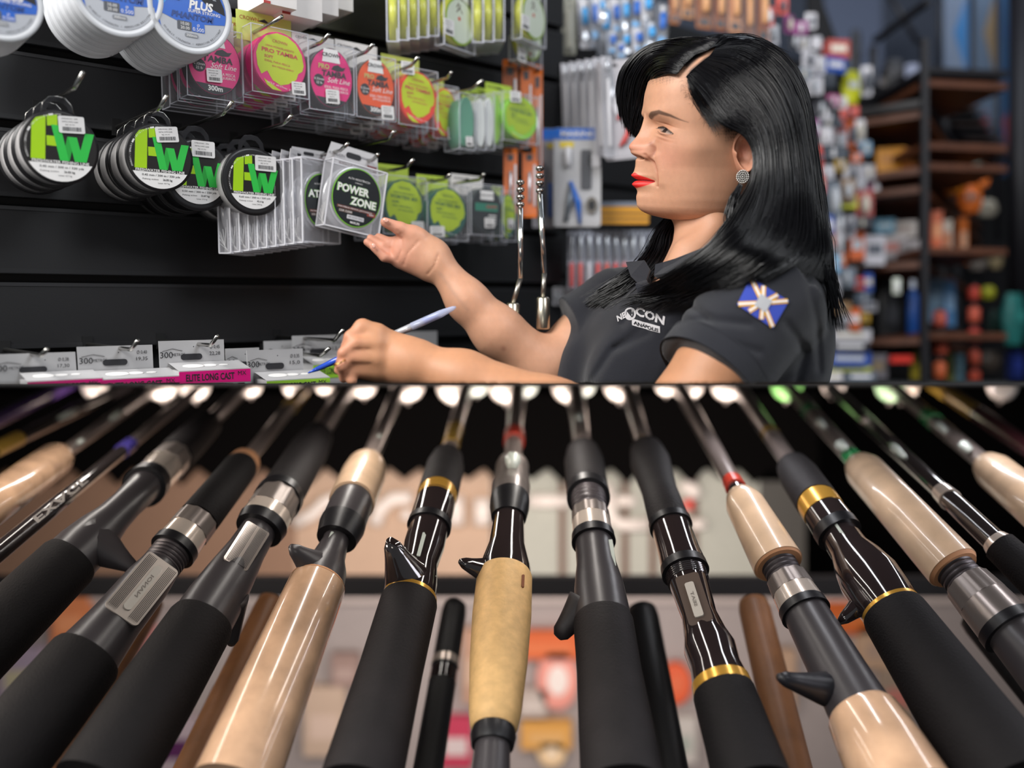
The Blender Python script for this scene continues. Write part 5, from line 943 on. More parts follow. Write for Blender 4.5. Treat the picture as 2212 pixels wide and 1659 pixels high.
def sheet(guides, n_str, npts=34, jit=.0035, r=.0008, base=True, bo=.006, wav=.002, taper=.4, thin=1.0, spread=0., ymax=-1e4, off=.009):
    G_ = np.array([lift(catmull(g, npts), ymax, off) for g in guides]); ng = len(G_); cam_ = np.array((0, 0, ZC))
    if base:
        nb = (ng-1)*8+1; off = sum(len(v) for v in BV); B = []
        for k in range(nb):
            x = k/8; i = min(int(x), ng-2); f = x-i; c = G_[i]*(1-f)+G_[i+1]*f; dr = c-cam_; dr /= np.linalg.norm(dr, axis=1)[:, None]; B.append(c+dr*bo)
        BV.append(np.concatenate(B))
        for a in range(nb-1):
            for b in range(npts-1): BQ.append((off+a*npts+b, off+a*npts+b+1, off+(a+1)*npts+b+1, off+(a+1)*npts+b))
    for s in range(n_str):
        x = RNG.uniform(0, ng-1-1e-6); i = int(x); f = x-i; f0 = f; c = G_[i]*(1-f)+G_[i+1]*f; tt = np.linspace(0, 1, npts)[:, None]
        ph = RNG.uniform(0, 6.28, 3); env = np.clip(tt*4, 0, 1); clump = math.sin(x*23)*.5+math.sin(x*57+1)*.5
        dr = c-cam_; dr /= np.linalg.norm(dr, axis=1)[:, None]
        side = np.cross(dr, np.gradient(c, axis=0)); side /= (np.linalg.norm(side, axis=1)[:, None]+1e-9)
        o = dr*(RNG.uniform(-jit, jit)+clump*.0035+.0015*np.sin(tt*5+ph[0]))*env+side*(wav*np.sin(tt*6+ph[1]+x*2)+RNG.normal(0, jit*.6)+RNG.normal(0, .004+spread)*tt**3)*env
        a0 = 0 if RNG.rand() < .7 else RNG.uniform(0, .3); a1 = 1 if RNG.rand() < .5 else RNG.uniform(.75, 1); c = c+o
        idx = np.linspace(a0*(npts-1), a1*(npts-1), npts); c = np.stack([np.interp(idx, np.arange(npts), c[:, q]) for q in range(3)], 1)
        c[:, 2] = np.maximum(c[:, 2], ZC+.002)
        t = np.gradient(c, axis=0); t /= np.linalg.norm(t, axis=1)[:, None]+1e-9; u = np.cross(t, np.array((.3, .9, .2))); u /= np.linalg.norm(u, axis=1)[:, None]+1e-9; w = np.cross(t, u)
        rr = r*thin*RNG.uniform(.7, 1.3)*np.clip(np.minimum((1-np.linspace(0, 1, npts))*6, 1)+.12, 0, 1)[:, None]; off = sum_len[0]
        ring = [c+(u*math.cos(q)+w*math.sin(q))*rr for q in (0, 2.094, 4.189)]
        HV.append(np.stack(ring, 1).reshape(-1, 3))
        for b in range(npts-1):
            for q in range(3): q2 = (q+1) % 3; HQ.append((off+b*3+q, off+b*3+q2, off+(b+1)*3+q2, off+(b+1)*3+q))
        sum_len[0] += npts*3
sum_len = [0]
near = [[(1482, 166, 1.435), (1508, 196, 1.415), (1536, 230, 1.40), (1562, 262, 1.385), (1610, 286, 1.375), (1634, 330, 1.372), (1628, 392, 1.37), (1592, 450, 1.37), (1568, 490, 1.37), (1520, 545, 1.375), (1450, 600, 1.40), (1375, 632, 1.44)],
 [(1494, 152, 1.43), (1532, 188, 1.405), (1575, 240, 1.385), (1620, 275, 1.372), (1642, 330, 1.365), (1640, 400, 1.355), (1612, 465, 1.345), (1570, 520, 1.335), (1490, 580, 1.355), (1420, 625, 1.41)],
 [(1513, 136, 1.44), (1560, 160, 1.405), (1615, 215, 1.38), (1655, 275, 1.365), (1668, 350, 1.36), (1664, 430, 1.34), (1640, 500, 1.315), (1585, 560, 1.30), (1490, 622, 1.35)],
 [(1533, 121, 1.455), (1590, 135, 1.42), (1650, 190, 1.385), (1688, 265, 1.37), (1704, 350, 1.365), (1706, 440, 1.34), (1690, 515, 1.30), (1640, 570, 1.285), (1560, 620, 1.31)],
 [(1545, 105, 1.475), (1610, 108, 1.445), (1672, 155, 1.41), (1712, 235, 1.40), (1730, 330, 1.395), (1740, 430, 1.37), (1742, 510, 1.33), (1715, 560, 1.30), (1640, 600, 1.285)],
 [(1560, 92, 1.50), (1620, 92, 1.475), (1685, 132, 1.45), (1728, 205, 1.44), (1748, 300, 1.43), (1762, 400, 1.42), (1772, 490, 1.40), (1778, 550, 1.37), (1760, 600, 1.35)],
 [(1560, 84, 1.53), (1625, 86, 1.51), (1692, 122, 1.50), (1737, 190, 1.49), (1757, 290, 1.49), (1770, 390, 1.48), (1782, 480, 1.47), (1790, 550, 1.45), (1794, 630, 1.44)]]
sheet(near, 3300, 40, ymax=330)
crown = [[(1560, 92, 1.50), (1600, 96, 1.48), (1640, 112, 1.45)], [(1545, 98, 1.50), (1500, 92, 1.52), (1450, 98, 1.53)], [(1560, 80, 1.55), (1520, 80, 1.56), (1460, 86, 1.56)]]
far = [[(1462, 160, 1.455), (1438, 156, 1.47), (1412, 168, 1.49), (1398, 200, 1.52), (1388, 245, 1.535), (1376, 300, 1.55)],
 [(1480, 138, 1.45), (1444, 132, 1.465), (1408, 144, 1.49), (1385, 185, 1.52), (1378, 240, 1.54), (1372, 296, 1.555)],
 [(1502, 118, 1.46), (1453, 112, 1.475), (1400, 122, 1.50), (1368, 165, 1.525), (1358, 225, 1.545), (1368, 292, 1.56)],
 [(1530, 108, 1.475), (1465, 96, 1.49), (1400, 106, 1.51), (1358, 150, 1.53), (1346, 212, 1.55), (1360, 280, 1.565)],
 [(1550, 92, 1.50), (1478, 86, 1.51), (1402, 106, 1.53), (1352, 148, 1.55), (1341, 205, 1.565), (1352, 268, 1.58)],
 [(1575, 82, 1.53), (1490, 84, 1.54), (1398, 108, 1.56), (1350, 150, 1.58), (1342, 190, 1.59), (1345, 245, 1.60)]]
sheet(far, 1100, 26, .003, wav=.0015, ymax=175)
sheet([[(1545, 100, 1.49), (1580, 88, 1.50), (1640, 98, 1.49), (1690, 130, 1.49)], [(1530, 106, 1.48), (1570, 86, 1.52), (1640, 90, 1.53), (1700, 130, 1.53)], [(1490, 86, 1.55), (1560, 79, 1.56), (1625, 84, 1.56), (1690, 118, 1.56)]], 300, 20, .003, ymax=200)
neckh = [[(1480, 462, 1.57), (1456, 500, 1.555), (1448, 540, 1.54), (1420, 590, 1.52), (1370, 640, 1.51), (1320, 680, 1.52)],
 [(1462, 458, 1.59), (1436, 500, 1.575), (1420, 545, 1.56), (1385, 590, 1.545), (1335, 628, 1.55), (1285, 652, 1.56)],
 [(1440, 462, 1.61), (1418, 500, 1.60), (1392, 548, 1.59), (1350, 590, 1.58), (1306, 620, 1.585), (1262, 660, 1.59)]]
sheet(neckh, 320, 24, .004, wav=.003, spread=.003)
lock = [[(1596, 395, 1.375), (1578, 430, 1.375), (1572, 470, 1.372), (1580, 500, 1.37)], [(1604, 400, 1.372), (1592, 430, 1.37), (1582, 470, 1.368), (1590, 510, 1.365)]]
sheet(lock, 70, 16, .004, base=False)
chest = [[(1560, 540, 1.36), (1480, 590, 1.38), (1410, 632, 1.44), (1330, 655, 1.48)], [(1600, 560, 1.31), (1520, 600, 1.35), (1450, 640, 1.41), (1390, 662, 1.44)], [(1650, 570, 1.28), (1580, 610, 1.30), (1510, 635, 1.35), (1450, 655, 1.40)]]
sheet(chest, 170, 22, .003, base=False, spread=.003)
back = [[(1782, 470, 1.46), (1790, 540, 1.45), (1797, 610, 1.44), (1806, 690, 1.44)], [(1740, 500, 1.36), (1775, 570, 1.36), (1795, 640, 1.38), (1800, 720, 1.40)]]
sheet(back, 110, 20, .006, base=False, spread=.008)
# flyaways round the crown and fine hairs at the temple
fly = [[(1492, 168, 1.43), (1508, 205, 1.42), (1530, 240, 1.405), (1562, 280, 1.39)], [(1484, 172, 1.43), (1496, 205, 1.42), (1516, 240, 1.405), (1550, 284, 1.39)]]
sheet(fly, 130, 14, .003, r=.00022, base=False, spread=.002, ymax=330, off=.004)
for k_ in range(60):
    t_ = RNG.rand(); x_, y_ = 1480+75*t_+RNG.normal(0, 5), 180+105*t_+RNG.normal(0, 5); a_ = RNG.uniform(2.2, 4.2)
    sheet([[(x_, y_, 1.41), (x_+8*math.cos(a_), y_-8*math.sin(a_)*-.6, 1.41), (x_+13*math.cos(a_+.7), y_+10*math.sin(a_+.7)*-.6+6, 1.41)]]*2, 1, 6, .0003, r=.00016, base=False, wav=0, ymax=400, off=.001)
npmesh('hair', np.concatenate(HV), HQ, HAIR, woman, label=None) if 0 else npmesh('hair', np.concatenate(HV), HQ, HAIR, woman)
npmesh('hair_mass', np.concatenate(BV), BQ, HAIRB, woman)
# ---- pen
A_, B_ = P(665, 806, 1.425), P(985, 663, 1.425); t = thing('ballpoint_pen', 'clear ballpoint pen with blue ends held in the writing hand', 'pen', Matrix.Translation(A_)); L = B_-A_; s_ = 1.4/FPX
PB = mat('pen_blue', '2f55c8', .2, coat=.5); PC = mat('pen_clear', 'c9d2f0', .1, alpha=.55, coat=.5); PW = mat('pen_silver', 'd5d6de', .2, .5)
m = MB(); m.tube([L*.0, L*.02, L*.06], [1*s_, 2.5*s_, 5*s_], PB, 12); m.build('tip', t)
m = MB(); m.tube([L*.06, L*.2, L*.55], [5*s_, 7.5*s_, 8*s_], PB, 14); m.build('grip', t)
m = MB(); m.tube([L*.55, L*.78], [8*s_, 8*s_], PW, 14); m.build('barrel', t)
m = MB(); m.tube([L*.70, L*.9, L*.98, L], [9*s_, 8.5*s_, 5*s_, 2*s_], PC, 14); m.build('cap', t); m = MB(); m.tube([L*.72, L*.80, L*.88], [6*s_, 6.5*s_, 4*s_], PB, 10); m.build('refill_plug', t)
# ================================================================ LOWER: THE ROD RACK
def DY(y):
    d = 3000.0/(y+700.0)
    if y < 1100: d *= 1+.62*((1100-y)/271.0)**1.6
    return d
def dark(n, c, r=.6, **k): return mat(n, c, r, **k)
FOAM = dark('foam_grip', '110e0f', .75, spec=.25, bump=.6, bscale=300, var=.12, vscale=60); FOAM2 = dark('foam_grip_worn', '1a1617', .7, spec=.3, bump=.5, bscale=260, var=.25, vscale=25)
CORK = mat('cork_pale', 'd8b797', .35, coat=.6, var=.16, vscale=18, bump=.05, bscale=90); CORKW = mat('cork_wood', 'c6a081', .25, coat=1.0, var=.3, vscale=16, bump=.04, bscale=60)
CORKY = mat('cork_yellow', 'd8ae74', .6, var=.16, vscale=60, bump=.3, bscale=180); CORKE = mat('cork_end', 'c08a62', .7, var=.1)
GRAPH = mat('graphite_seat', '3a3638', .36, spec=.6, var=.06); GLOSS = mat('gloss_black_seat', '2b2323', .08, spec=.8, coat=1.0); RUBR = mat('rubber_ring', '141316', .4)
GUN = mat('gun_metal', '8f8580', .28, .6); RIB = mat('ribbed_nut', '7a716c', .35, .4); GOLD = mat('gold_ring', 'dba648', .25, .55); SILR = mat('silver_ring', 'd8c9bc', .22, .45, coat=.5)
BLANK = mat('rod_blank', '8f817b', .3, .25, spec=.8, coat=.5); BLANKD = mat('rod_blank_dark', '2e2828', .15, spec=.8, coat=.8); RDW = mat('red_wrap', 'c8402f', .3); YLW = mat('yellow_wrap', 'd0a648', .25, .3); GRW = mat('green_wrap', '45b06a', .2, .2)
PURP = mat('purple_blank', '6a4a92', .25, coat=.6); GLASS_ = mat('pale_gloss', 'c9d0c6', .1, spec=.8, coat=.8); IVR = mat('guide_glint_ivory', 'e3d6cd', .12, .4, coat=.6); THR = mat('thread_dark', '4a4446', .4, .3); PLATE = mat('seat_plate', 'a49a92', .45, .3); CREAM = mat('label_plate', 'b9b2a8', .5)
RODS = {}
def rod(label, xa, ya, xb, yb, segs, group=None, dk=1.0, trig=None, extras=(), ymin=829.8):
    "axis through two photo points; segs: (part name, material, [(y, half width px)...], ripple)"
    sl = (xb-xa)/(yb-ya)
    X = lambda y: xa+(y-ya)*sl
    A = lambda y: P(X(y), y, DY(y)*dk)
    cosp = 1/math.sqrt(1+sl*sl); O = A(1250)
    t = thing('fishing_rod', label, 'fishing rod', Matrix.Translation(O), group)
    def rad(y, r): return r*DY(y)*dk/FPX
    side0 = Vector((1, 0, 0))
    for (nm, mt, prof, rip) in segs:
        prof = sorted(prof); pts = []
        fine = []
        for k in range(len(prof)-1):
            (y0, r0), (y1, r1) = prof[k], prof[k+1]; n = max(1, int(abs(y1-y0)/(14 if y0 < 1100 else 40)))
            for i in range(n): f = i/n; fine.append((y0+(y1-y0)*f, r0+(r1-r0)*f))
        fine.append(prof[-1]); m = MB(); N = 40; vs = []; fs = []
        for k, (y, r) in enumerate(fine):
            yy = max(y, ymin); c = A(yy); tg = (A(yy+3)-A(yy-3 if yy-3 > ymin-1 else yy)).normalized()
            sd = (side0-tg*side0.dot(tg)).normalized(); up = sd.cross(tg).normalized()
            if up.z < 0: up = -up
            R_ = rad(yy, r)
            for i in range(N):
                a = 2*math.pi*i/N; q = R_*(1+(rip if (rip and (i % 4) < 2) else 0)); v = c+(sd*math.cos(a)+up*math.sin(a))*q-O
                if v.z+O.z > ZC-.0006: v.z = ZC-.0006-O.z
                vs.append(v)
        for k in range(len(fine)-1):
            for i in range(N):
                j = (i+1) % N; fs.append((k*N+i, k*N+j, (k+1)*N+j, (k+1)*N+i))
        m.add(vs, fs, mt, True); m.add(vs[:N], [tuple(range(N))], mt); m.add(vs[-N:], [tuple(range(N))], mt); m.build(nm, t)
    if trig:
        for (bx, by, tx, ty, r0, r1, mt, dd) in trig:   # the finger hook: a tapering curved horn
            r0 *= 1.25; r1 *= 1.15; b0 = P(bx, by, DY(by)*dk); t1 = P(tx, ty, DY(by)*dk+dd); md = (b0+t1)/2+Vector((0, 0, -.004)); s = DY(by)*dk/FPX
            m = MB(); path = []; rr = []
            for k in range(9):
                f = k/8; path.append((b0*(1-f)**2+md*2*f*(1-f)+t1*f*f)-O); rr.append(s*(r0*(1-f)**1.25+r1*(1-(1-f)**1.25))*(1 if k < 8 else .55))
            m.tube(path, rr, mt, 16); m.build('trigger', t)
    for (nm, mt, kind, y, dx, *a) in extras:
        c = A(y); s = DY(y)*dk/FPX; tg = (A(y+20)-A(y-20)).normalized(); sd = (side0-tg*side0.dot(tg)).normalized(); nrm = sd.cross(tg).normalized()
        cv = (Vector((0, 0, ZC))-c).normalized(); nrm = (cv-tg*cv.dot(tg)).normalized(); sd = tg.cross(nrm)
        if sd.x < 0: sd = -sd
        M = Matrix((sd, -nrm, tg)).transposed().to_4x4(); m = MB()   # local z runs toward the viewer's end
        if kind == 'plate': w_, l_, off, ro = a; M.translation = c-O+nrm*off*s+sd*dx*s; m.poly(rrect(-w_*s, w_*s, -l_*s, l_*s, ro*s), 0, .003, mt, M=M)
        elif kind == 'text': txt, h_, l_, off, rot = a; M.translation = c-O+nrm*off*s+sd*dx*s; m.text(txt, 0, 0, h_*s, 0, mt, w=l_*s, rot=rot, bold=.03, M=M)
        elif kind == 'grooves':
            w_, l_, off = a; M.translation = c-O+nrm*off*s+sd*dx*s
            for q in range(7): m.box((-w_+2*w_*q/7)*s, (-w_+2*w_*(q+.45)/7)*s, -.0015, 0, -l_*s, l_*s, mt, M=M)
        elif kind == 'guide':    # ring guide on a foot
            r, = a; cc = c-O+nrm*r*.55*s
            ring = [cc+(sd*math.cos(q)+Vector((0, 0, 1))*math.sin(q))*r*s for q in [2*math.pi*i/24 for i in range(25)]]
            for p in ring: p.z = min(p.z, ZC-.012-O.z)
            m.tube(ring, r*.36*s, mt, 10, caps=False); m.tube([c-O, cc-Vector((0, 0, r*s))], r*.16*s, mt, 6)
        elif kind == 'foot':
            r, l_ = a; m.tube([c-O+nrm*r*s-tg*l_*s*.5, c-O+nrm*r*1.5*s, c-O+nrm*r*s+tg*l_*s*.5], [r*.3*s, r*.5*s, r*.3*s], mt, 8)
        m.build(nm, t)
    return t
def thr(y0, y1, r): # screw thread profile
    n = 5; p = []
    for k in range(n):
        a = y0+(y1-y0)*k/n; b = y0+(y1-y0)*(k+1)/n; p += [(a+.1, r), (a+(b-a)*.6, r*1.02), (a+(b-a)*.65, r*.86), (b-.1, r*.86)]
    return p
TXTM = mat('silver_letter', 'd8cfc8', .3, .5)
# from left to right
rod('purple rod blank at the top left corner', 0, 905, 140, 835, [('blank', PURP, [(829.8, 13), (905, 16), (1400, 34)], 0)])
rod('dark rod blank with gold wrap at the left edge', 10, 962, 250, 845, [('blank', BLANKD, [(829.8, 13), (948, 15)], 0), ('wrap', YLW, [(948, 17), (975, 18)], 0), ('blank', BLANKD, [(975, 15), (1010, 16), (1400, 32)], 0)], extras=(('guide_foot', GLASS_, 'foot', 900, 0, 16, 130),))
rod('rod with varnished cork grip cut by the left edge', 0, 1078, 130, 985, [('blank', BLANK, [(829.8, 12), (982, 15)], 0), ('cork_grip', CORKW, [(980, 14), (984, 28), (994, 38), (1030, 42), (1180, 50), (1500, 78)], 0)], extras=(('guide_foot', GLASS_, 'foot', 905, 0, 16, 120), ('wrap', GLASS_, 'foot', 965, 0, 14, 20)))
rod('slim dark rod with white lettering along the blank', 30, 1165, 385, 875, [('blank', BLANK, [(829.8, 10), (965, 13)], 0), ('wrap', mat('violet_wrap', '5a4fb0', .2, .4), [(960, 16), (975, 17)], 0), ('blank', BLANKD, [(975, 14), (1180, 21), (1400, 30)], 0)], extras=(('lettering', TXTM, 'text', 1092, -3, 'EXAGE', 17, 190, 26, -math.pi/2),))
rod('rod with matte grey trigger seat and thick black foam, left', 60, 1300, 440, 925, [('blank', BLANK, [(829.8, 14), (915, 17)], 0), ('fore_grip', FOAM2, [(908, 18), (918, 30), (950, 36), (990, 40)], 0), ('locking_nut', RIB, [(990, 36), (1012, 40)], .05), ('nut_collar', SILR, [(1012, 40), (1042, 42)], 0), ('rubber_ring', RUBR, [(1040, 44), (1052, 46)], 0), ('reel_seat', GRAPH, [(1050, 36), (1090, 34), (1120, 38), (1150, 48), (1185, 56), (1215, 58)], 0), ('rear_grip', FOAM, [(1208, 60), (1216, 64), (1300, 70), (1500, 82), (1700, 90)], 0)],
    trig=((195, 1165, 300, 1232, 44, 9, GRAPH, -.04),))
rod('rod with ribbed silver nut and grooved seat plate, left of the varnished cork', 170, 1440, 520, 1010, [('blank', BLANK, [(829.8, 12), (998, 17)], 0), ('wrap', YLW, [(850, 15), (880, 16)], 0), ('cork_ring', CORKE, [(996, 22), (1000, 33), (1012, 36)], 0), ('fore_grip', FOAM, [(1010, 35), (1014, 37), (1120, 44)], 0), ('locking_nut', RIB, [(1122, 42), (1150, 44)], .05), ('nut_collar', SILR, [(1150, 44), (1180, 48)], 0), ('rubber_ring', RUBR, [(1178, 50), (1192, 51)], 0), ('thread', THR, thr(1192, 1225, 42), 0), ('reel_seat', GRAPH, [(1222, 42), (1260, 50), (1340, 56), (1400, 66), (1425, 72)], 0), ('rear_grip', FOAM, [(1418, 76), (1426, 80), (1520, 88), (1700, 100)], 0)],
    extras=(('seat_plate', PLATE, 'plate', 1292, 0, 40, 78, 58, 10), ('groove', mat('groove_dark', '2c2624', .5), 'grooves', 1292, -24, 11, 70, 60.5), ('groove', mat('groove_dark', '2c2624'), 'grooves', 1292, 26, 11, 70, 60.5), ('label_plate', CREAM, 'plate', 1292, 0, 9, 60, 61.5, 8), ('lettering', mat('etched', '7a726a', .5), 'text', 1290, 0, 'NANOI', 8, 60, 62, -math.pi/2)))
rod('rod with clear grooved seat window and broad foam butt', 300, 1560, 650, 1000, [('blank', BLANK, [(829.8, 19), (950, 22)], 0), ('fore_grip', FOAM2, [(935, 22), (945, 34), (975, 42), (1070, 48), (1076, 50)], 0), ('rubber_ring', RUBR, [(1074, 52), (1084, 52)], 0), ('locking_nut', RIB, [(1084, 47), (1108, 49)], .05), ('nut_collar', SILR, [(1108, 50), (1132, 54)], 0), ('rubber_ring', RUBR, [(1130, 55), (1146, 52)], 0), ('reel_seat', GRAPH, [(1146, 38), (1190, 42), (1240, 52), (1300, 62), (1350, 66)], 0), ('rear_grip', FOAM, [(1340, 68), (1350, 72), (1500, 86), (1700, 100)], 0)],
    trig=((505, 1290, 500, 1392, 26, 13, GRAPH, .03),), extras=(('seat_plate', mat('pale_window', '8f857e', .15, .3), 'plate', 1205, -4, 28, 56, 49, 6), ('groove', mat('groove_dark', '2c2624'), 'grooves', 1205, -16, 10, 52, 51), ('groove', mat('groove_dark', '2c2624'), 'grooves', 1205, 10, 10, 52, 51)))
rod('rod with long varnished cork grip and grey trigger pointing left', 545, 1600, 685, 1265, [('blank', BLANK, [(829.8, 15), (1006, 20)], 0), ('fore_grip', CORK, [(998, 20), (1002, 34), (1012, 43), (1030, 48), (1085, 50)], 0), ('nut_collar', GRAPH, [(1078, 43), (1092, 46), (1130, 48)], 0), ('rubber_ring', RUBR, [(1128, 49), (1138, 50), (1165, 44)], 0), ('reel_seat', GRAPH, [(1128, 33), (1170, 28), (1205, 36), (1230, 50), (1262, 58)], 0), ('cork_edge', CORKE, [(1256, 56), (1262, 61)], 0), ('rear_grip', CORKW, [(1261, 60), (1268, 62), (1400, 72), (1600, 86), (1700, 92)], 0)],
    trig=((698, 1236, 628, 1180, 40, 10, GRAPH, -.05),), extras=(('seat_window', GLASS_, 'plate', 1185, -12, 5, 22, 26, 3), ('blank_bead', GLASS_, 'foot', 960, 3, 12, 14)))
rod('rod with glossy black horn trigger and thin gold ring over foam', 830, 1500, 945, 1070, [('blank', BLANK, [(829.8, 15), (1000, 18)], 0), ('wrap', YLW, [(925, 18), (965, 19)], 0), ('fore_grip', FOAM2, [(985, 20), (992, 34), (1010, 41), (1070, 44)], 0), ('gold_ring', GOLD, [(1070, 43), (1088, 43)], 0), ('nut_collar', GLOSS, [(1086, 43), (1130, 46)], 0), ('rubber_ring', RUBR, [(1128, 47), (1140, 48)], 0), ('reel_seat', GLOSS, [(1138, 42), (1180, 44), (1220, 40), (1262, 52), (1290, 56)], 0), ('gold_ring', GOLD, [(1288, 58), (1296, 60)], 0), ('rear_grip', FOAM2, [(1294, 59), (1302, 62), (1450, 70), (1600, 82), (1700, 90)], 0)],
    trig=((886, 1264, 842, 1166, 48, 13, GLOSS, -.06),), extras=(('seat_window', GLASS_, 'plate', 1205, -6, 4, 34, 44, 3),))
rod('rod with yellow burl cork grip and red ring, centre', 1072, 1500, 1114, 900, [('blank', BLANK, [(829.8, 17), (1012, 20)], 0), ('red_ring', RDW, [(938, 22), (956, 23)], 0), ('nut_collar', GUN, [(1004, 26), (1010, 36), (1050, 38), (1052, 42), (1085, 42)], 0), ('rubber_ring', RUBR, [(1083, 43), (1096, 43), (1120, 38)], 0), ('reel_seat', GLOSS, [(1084, 32), (1130, 34), (1180, 40), (1230, 56), (1246, 58)], 0), ('rear_grip', CORKY, [(1238, 55), (1248, 60), (1330, 64), (1430, 63), (1540, 57), (1570, 52), (1582, 38)], 0), ('end_ring', RUBR, [(1568, 44), (1590, 50), (1612, 46)], 0), ('butt_rod', GRAPH, [(1608, 38), (1700, 44)], 0)],
    trig=((1070, 1236, 993, 1212, 30, 9, GLOSS, -.03),), extras=(('stain', mat('stain_brown', '7a4526', .7), 'plate', 1285, 40, 3, 17, 51, 3), ('collar_bead', GLASS_, 'foot', 1045, 4, 36, 18)))
rod('rod with ivory silver collar and grey trigger pointing down left', 1334, 1600, 1250, 900, [('blank', BLANK, [(829.8, 18), (985, 22)], 0), ('fore_grip', FOAM2, [(972, 22), (980, 36), (1000, 43), (1065, 45)], 0), ('rubber_ring', RUBR, [(1063, 46), (1076, 47)], 0), ('thread', THR, thr(1076, 1108, 38), 0), ('locking_nut', RIB, [(1105, 38), (1126, 40)], .05), ('nut_collar', SILR, [(1126, 41), (1158, 44)], 0), ('rubber_ring', RUBR, [(1156, 46), (1172, 48)], 0), ('reel_seat', GRAPH, [(1170, 40), (1220, 43), (1270, 54), (1345, 62)], 0), ('rear_grip', FOAM2, [(1338, 62), (1346, 65), (1450, 70), (1600, 84), (1700, 92)], 0)],
    trig=((1262, 1300, 1204, 1376, 30, 16, mat('trigger_matte', '2a2628', .5), -.02),), extras=(('seat_window', GLASS_, 'plate', 1215, 36, 5, 38, 26, 3), ('blank_bead', GLASS_, 'foot', 925, 0, 17, 10)))
rod('rod with smoked clear seat, label plate and wide gold ring', 1597, 1600, 1373, 900, [('blank', BLANK, [(829.8, 16), (975, 20)], 0), ('wrap', YLW, [(960, 20), (975, 21)], 0), ('fore_grip', FOAM2, [(968, 22), (976, 36), (1000, 43), (1060, 38), (1130, 44)], 0), ('rubber_ring', RUBR, [(1128, 46), (1140, 47)], 0), ('nut_collar', GLOSS, [(1140, 42), (1200, 46), (1225, 50)], 0), ('rubber_ring', RUBR, [(1222, 50), (1238, 52)], 0), ('thread', GLOSS, thr(1238, 1258, 44), 0), ('reel_seat', GLOSS, [(1256, 42), (1330, 38), (1370, 46), (1400, 56), (1440, 54), (1480, 62)], 0), ('gold_ring', GOLD, [(1474, 63), (1496, 66)], 0), ('rear_grip', FOAM, [(1490, 64), (1500, 68), (1600, 76), (1700, 86)], 0)],
    extras=(('seat_plate', mat('smoked_plate', '6a5c54', .1, .2, coat=1.0), 'plate', 1318, 0, 26, 66, 44, 8), ('label_plate', CREAM, 'plate', 1322, 0, 10, 46, 48, 5), ('lettering', mat('etched', '7a726a'), 'text', 1322, 0, 'SEAT', 7, 40, 48.5, -math.pi/2)))
rod('rod with pale cork fore grip, ribbed nut and oval seat window', 1895, 1600, 1503, 900, [('blank', BLANK, [(829.8, 16), (1050, 20)], 0), ('red_ring', RDW, [(1040, 21), (1056, 23)], 0), ('blank', BLANKD, [(1056, 19), (1085, 21)], 0), ('fore_grip', CORK, [(1072, 22), (1078, 34), (1092, 42), (1150, 48), (1218, 55)], 0), ('cork_edge', CORKE, [(1217, 54), (1222, 50)], 0), ('thread', THR, thr(1208, 1252, 38), 0), ('locking_nut', RIB, [(1250, 42), (1280, 46)], .05), ('nut_collar', SILR, [(1280, 47), (1312, 52)], 0), ('rubber_ring', RUBR, [(1310, 53), (1326, 55)], 0), ('reel_seat', GRAPH, [(1324, 48), (1400, 56), (1470, 62), (1545, 70)], 0), ('rear_grip', CORKW, [(1532, 68), (1545, 78), (1620, 92), (1720, 104)], 0)],
    trig=((1800, 1490, 1682, 1462, 34, 12, mat('trigger_black', '1b1a1f', .35), -.05),), extras=(('seat_window', GLOSS, 'plate', 1425, -16, 17, 44, 44, 16), ('window_glint', GLASS_, 'plate', 1425, -14, 2, 34, 46, 1)))
rod('rod with glossy black curved trigger seat and thin gold ring, right', 2120, 1600, 1638, 900, [('blank', BLANK, [(829.8, 15), (1012, 21)], 0), ('wrap', YLW, [(928, 18), (944, 19)], 0), ('fore_grip', FOAM2, [(1004, 22), (1012, 36), (1030, 42), (1088, 46)], 0), ('gold_ring', GOLD, [(1086, 45), (1106, 46)], 0), ('nut_collar', GLOSS, [(1104, 44), (1140, 48)], 0), ('rubber_ring', RUBR, [(1138, 49), (1156, 50)], 0), ('reel_seat', GLOSS, [(1154, 40), (1190, 44), (1215, 56), (1250, 66), (1290, 66), (1318, 64)], 0), ('gold_ring', GOLD, [(1314, 65), (1324, 67)], 0), ('rear_grip', FOAM, [(1320, 66), (1330, 70), (1450, 84), (1600, 102), (1700, 112)], 0)],
    trig=((1905, 1262, 1812, 1345, 34, 9, GLOSS, -.03),), extras=(('seat_window', GLASS_, 'plate', 1178, 6, 3, 36, 42, 2),))
rod('rod with long pale cork grip over a ribbed nut, right', 2060, 1228, 1870, 1020, [('blank', BLANK, [(829.8, 15), (1012, 20)], 0), ('wrap', GRW, [(985, 20), (1000, 21)], 0), ('wrap', GRW, [(886, 17), (896, 17)], 0), ('fore_grip', CORK, [(1004, 22), (1010, 34), (1022, 42), (1120, 50), (1226, 58)], 0), ('cork_edge', CORKE, [(1225, 57), (1232, 52)], 0), ('thread', THR, thr(1218, 1262, 42), 0), ('locking_nut', RIB, [(1260, 48), (1300, 54)], .05), ('nut_collar', GUN, [(1300, 56), (1350, 62)], 0), ('rubber_ring', RUBR, [(1348, 64), (1366, 66)], 0), ('reel_seat', GRAPH, [(1364, 54), (1450, 66), (1560, 80), (1700, 96)], 0)],
    extras=(('guide_foot', GLASS_, 'foot', 930, 0, 18, 70), ('guide_ring', GLASS_, 'foot', 990, 0, 26, 20)))
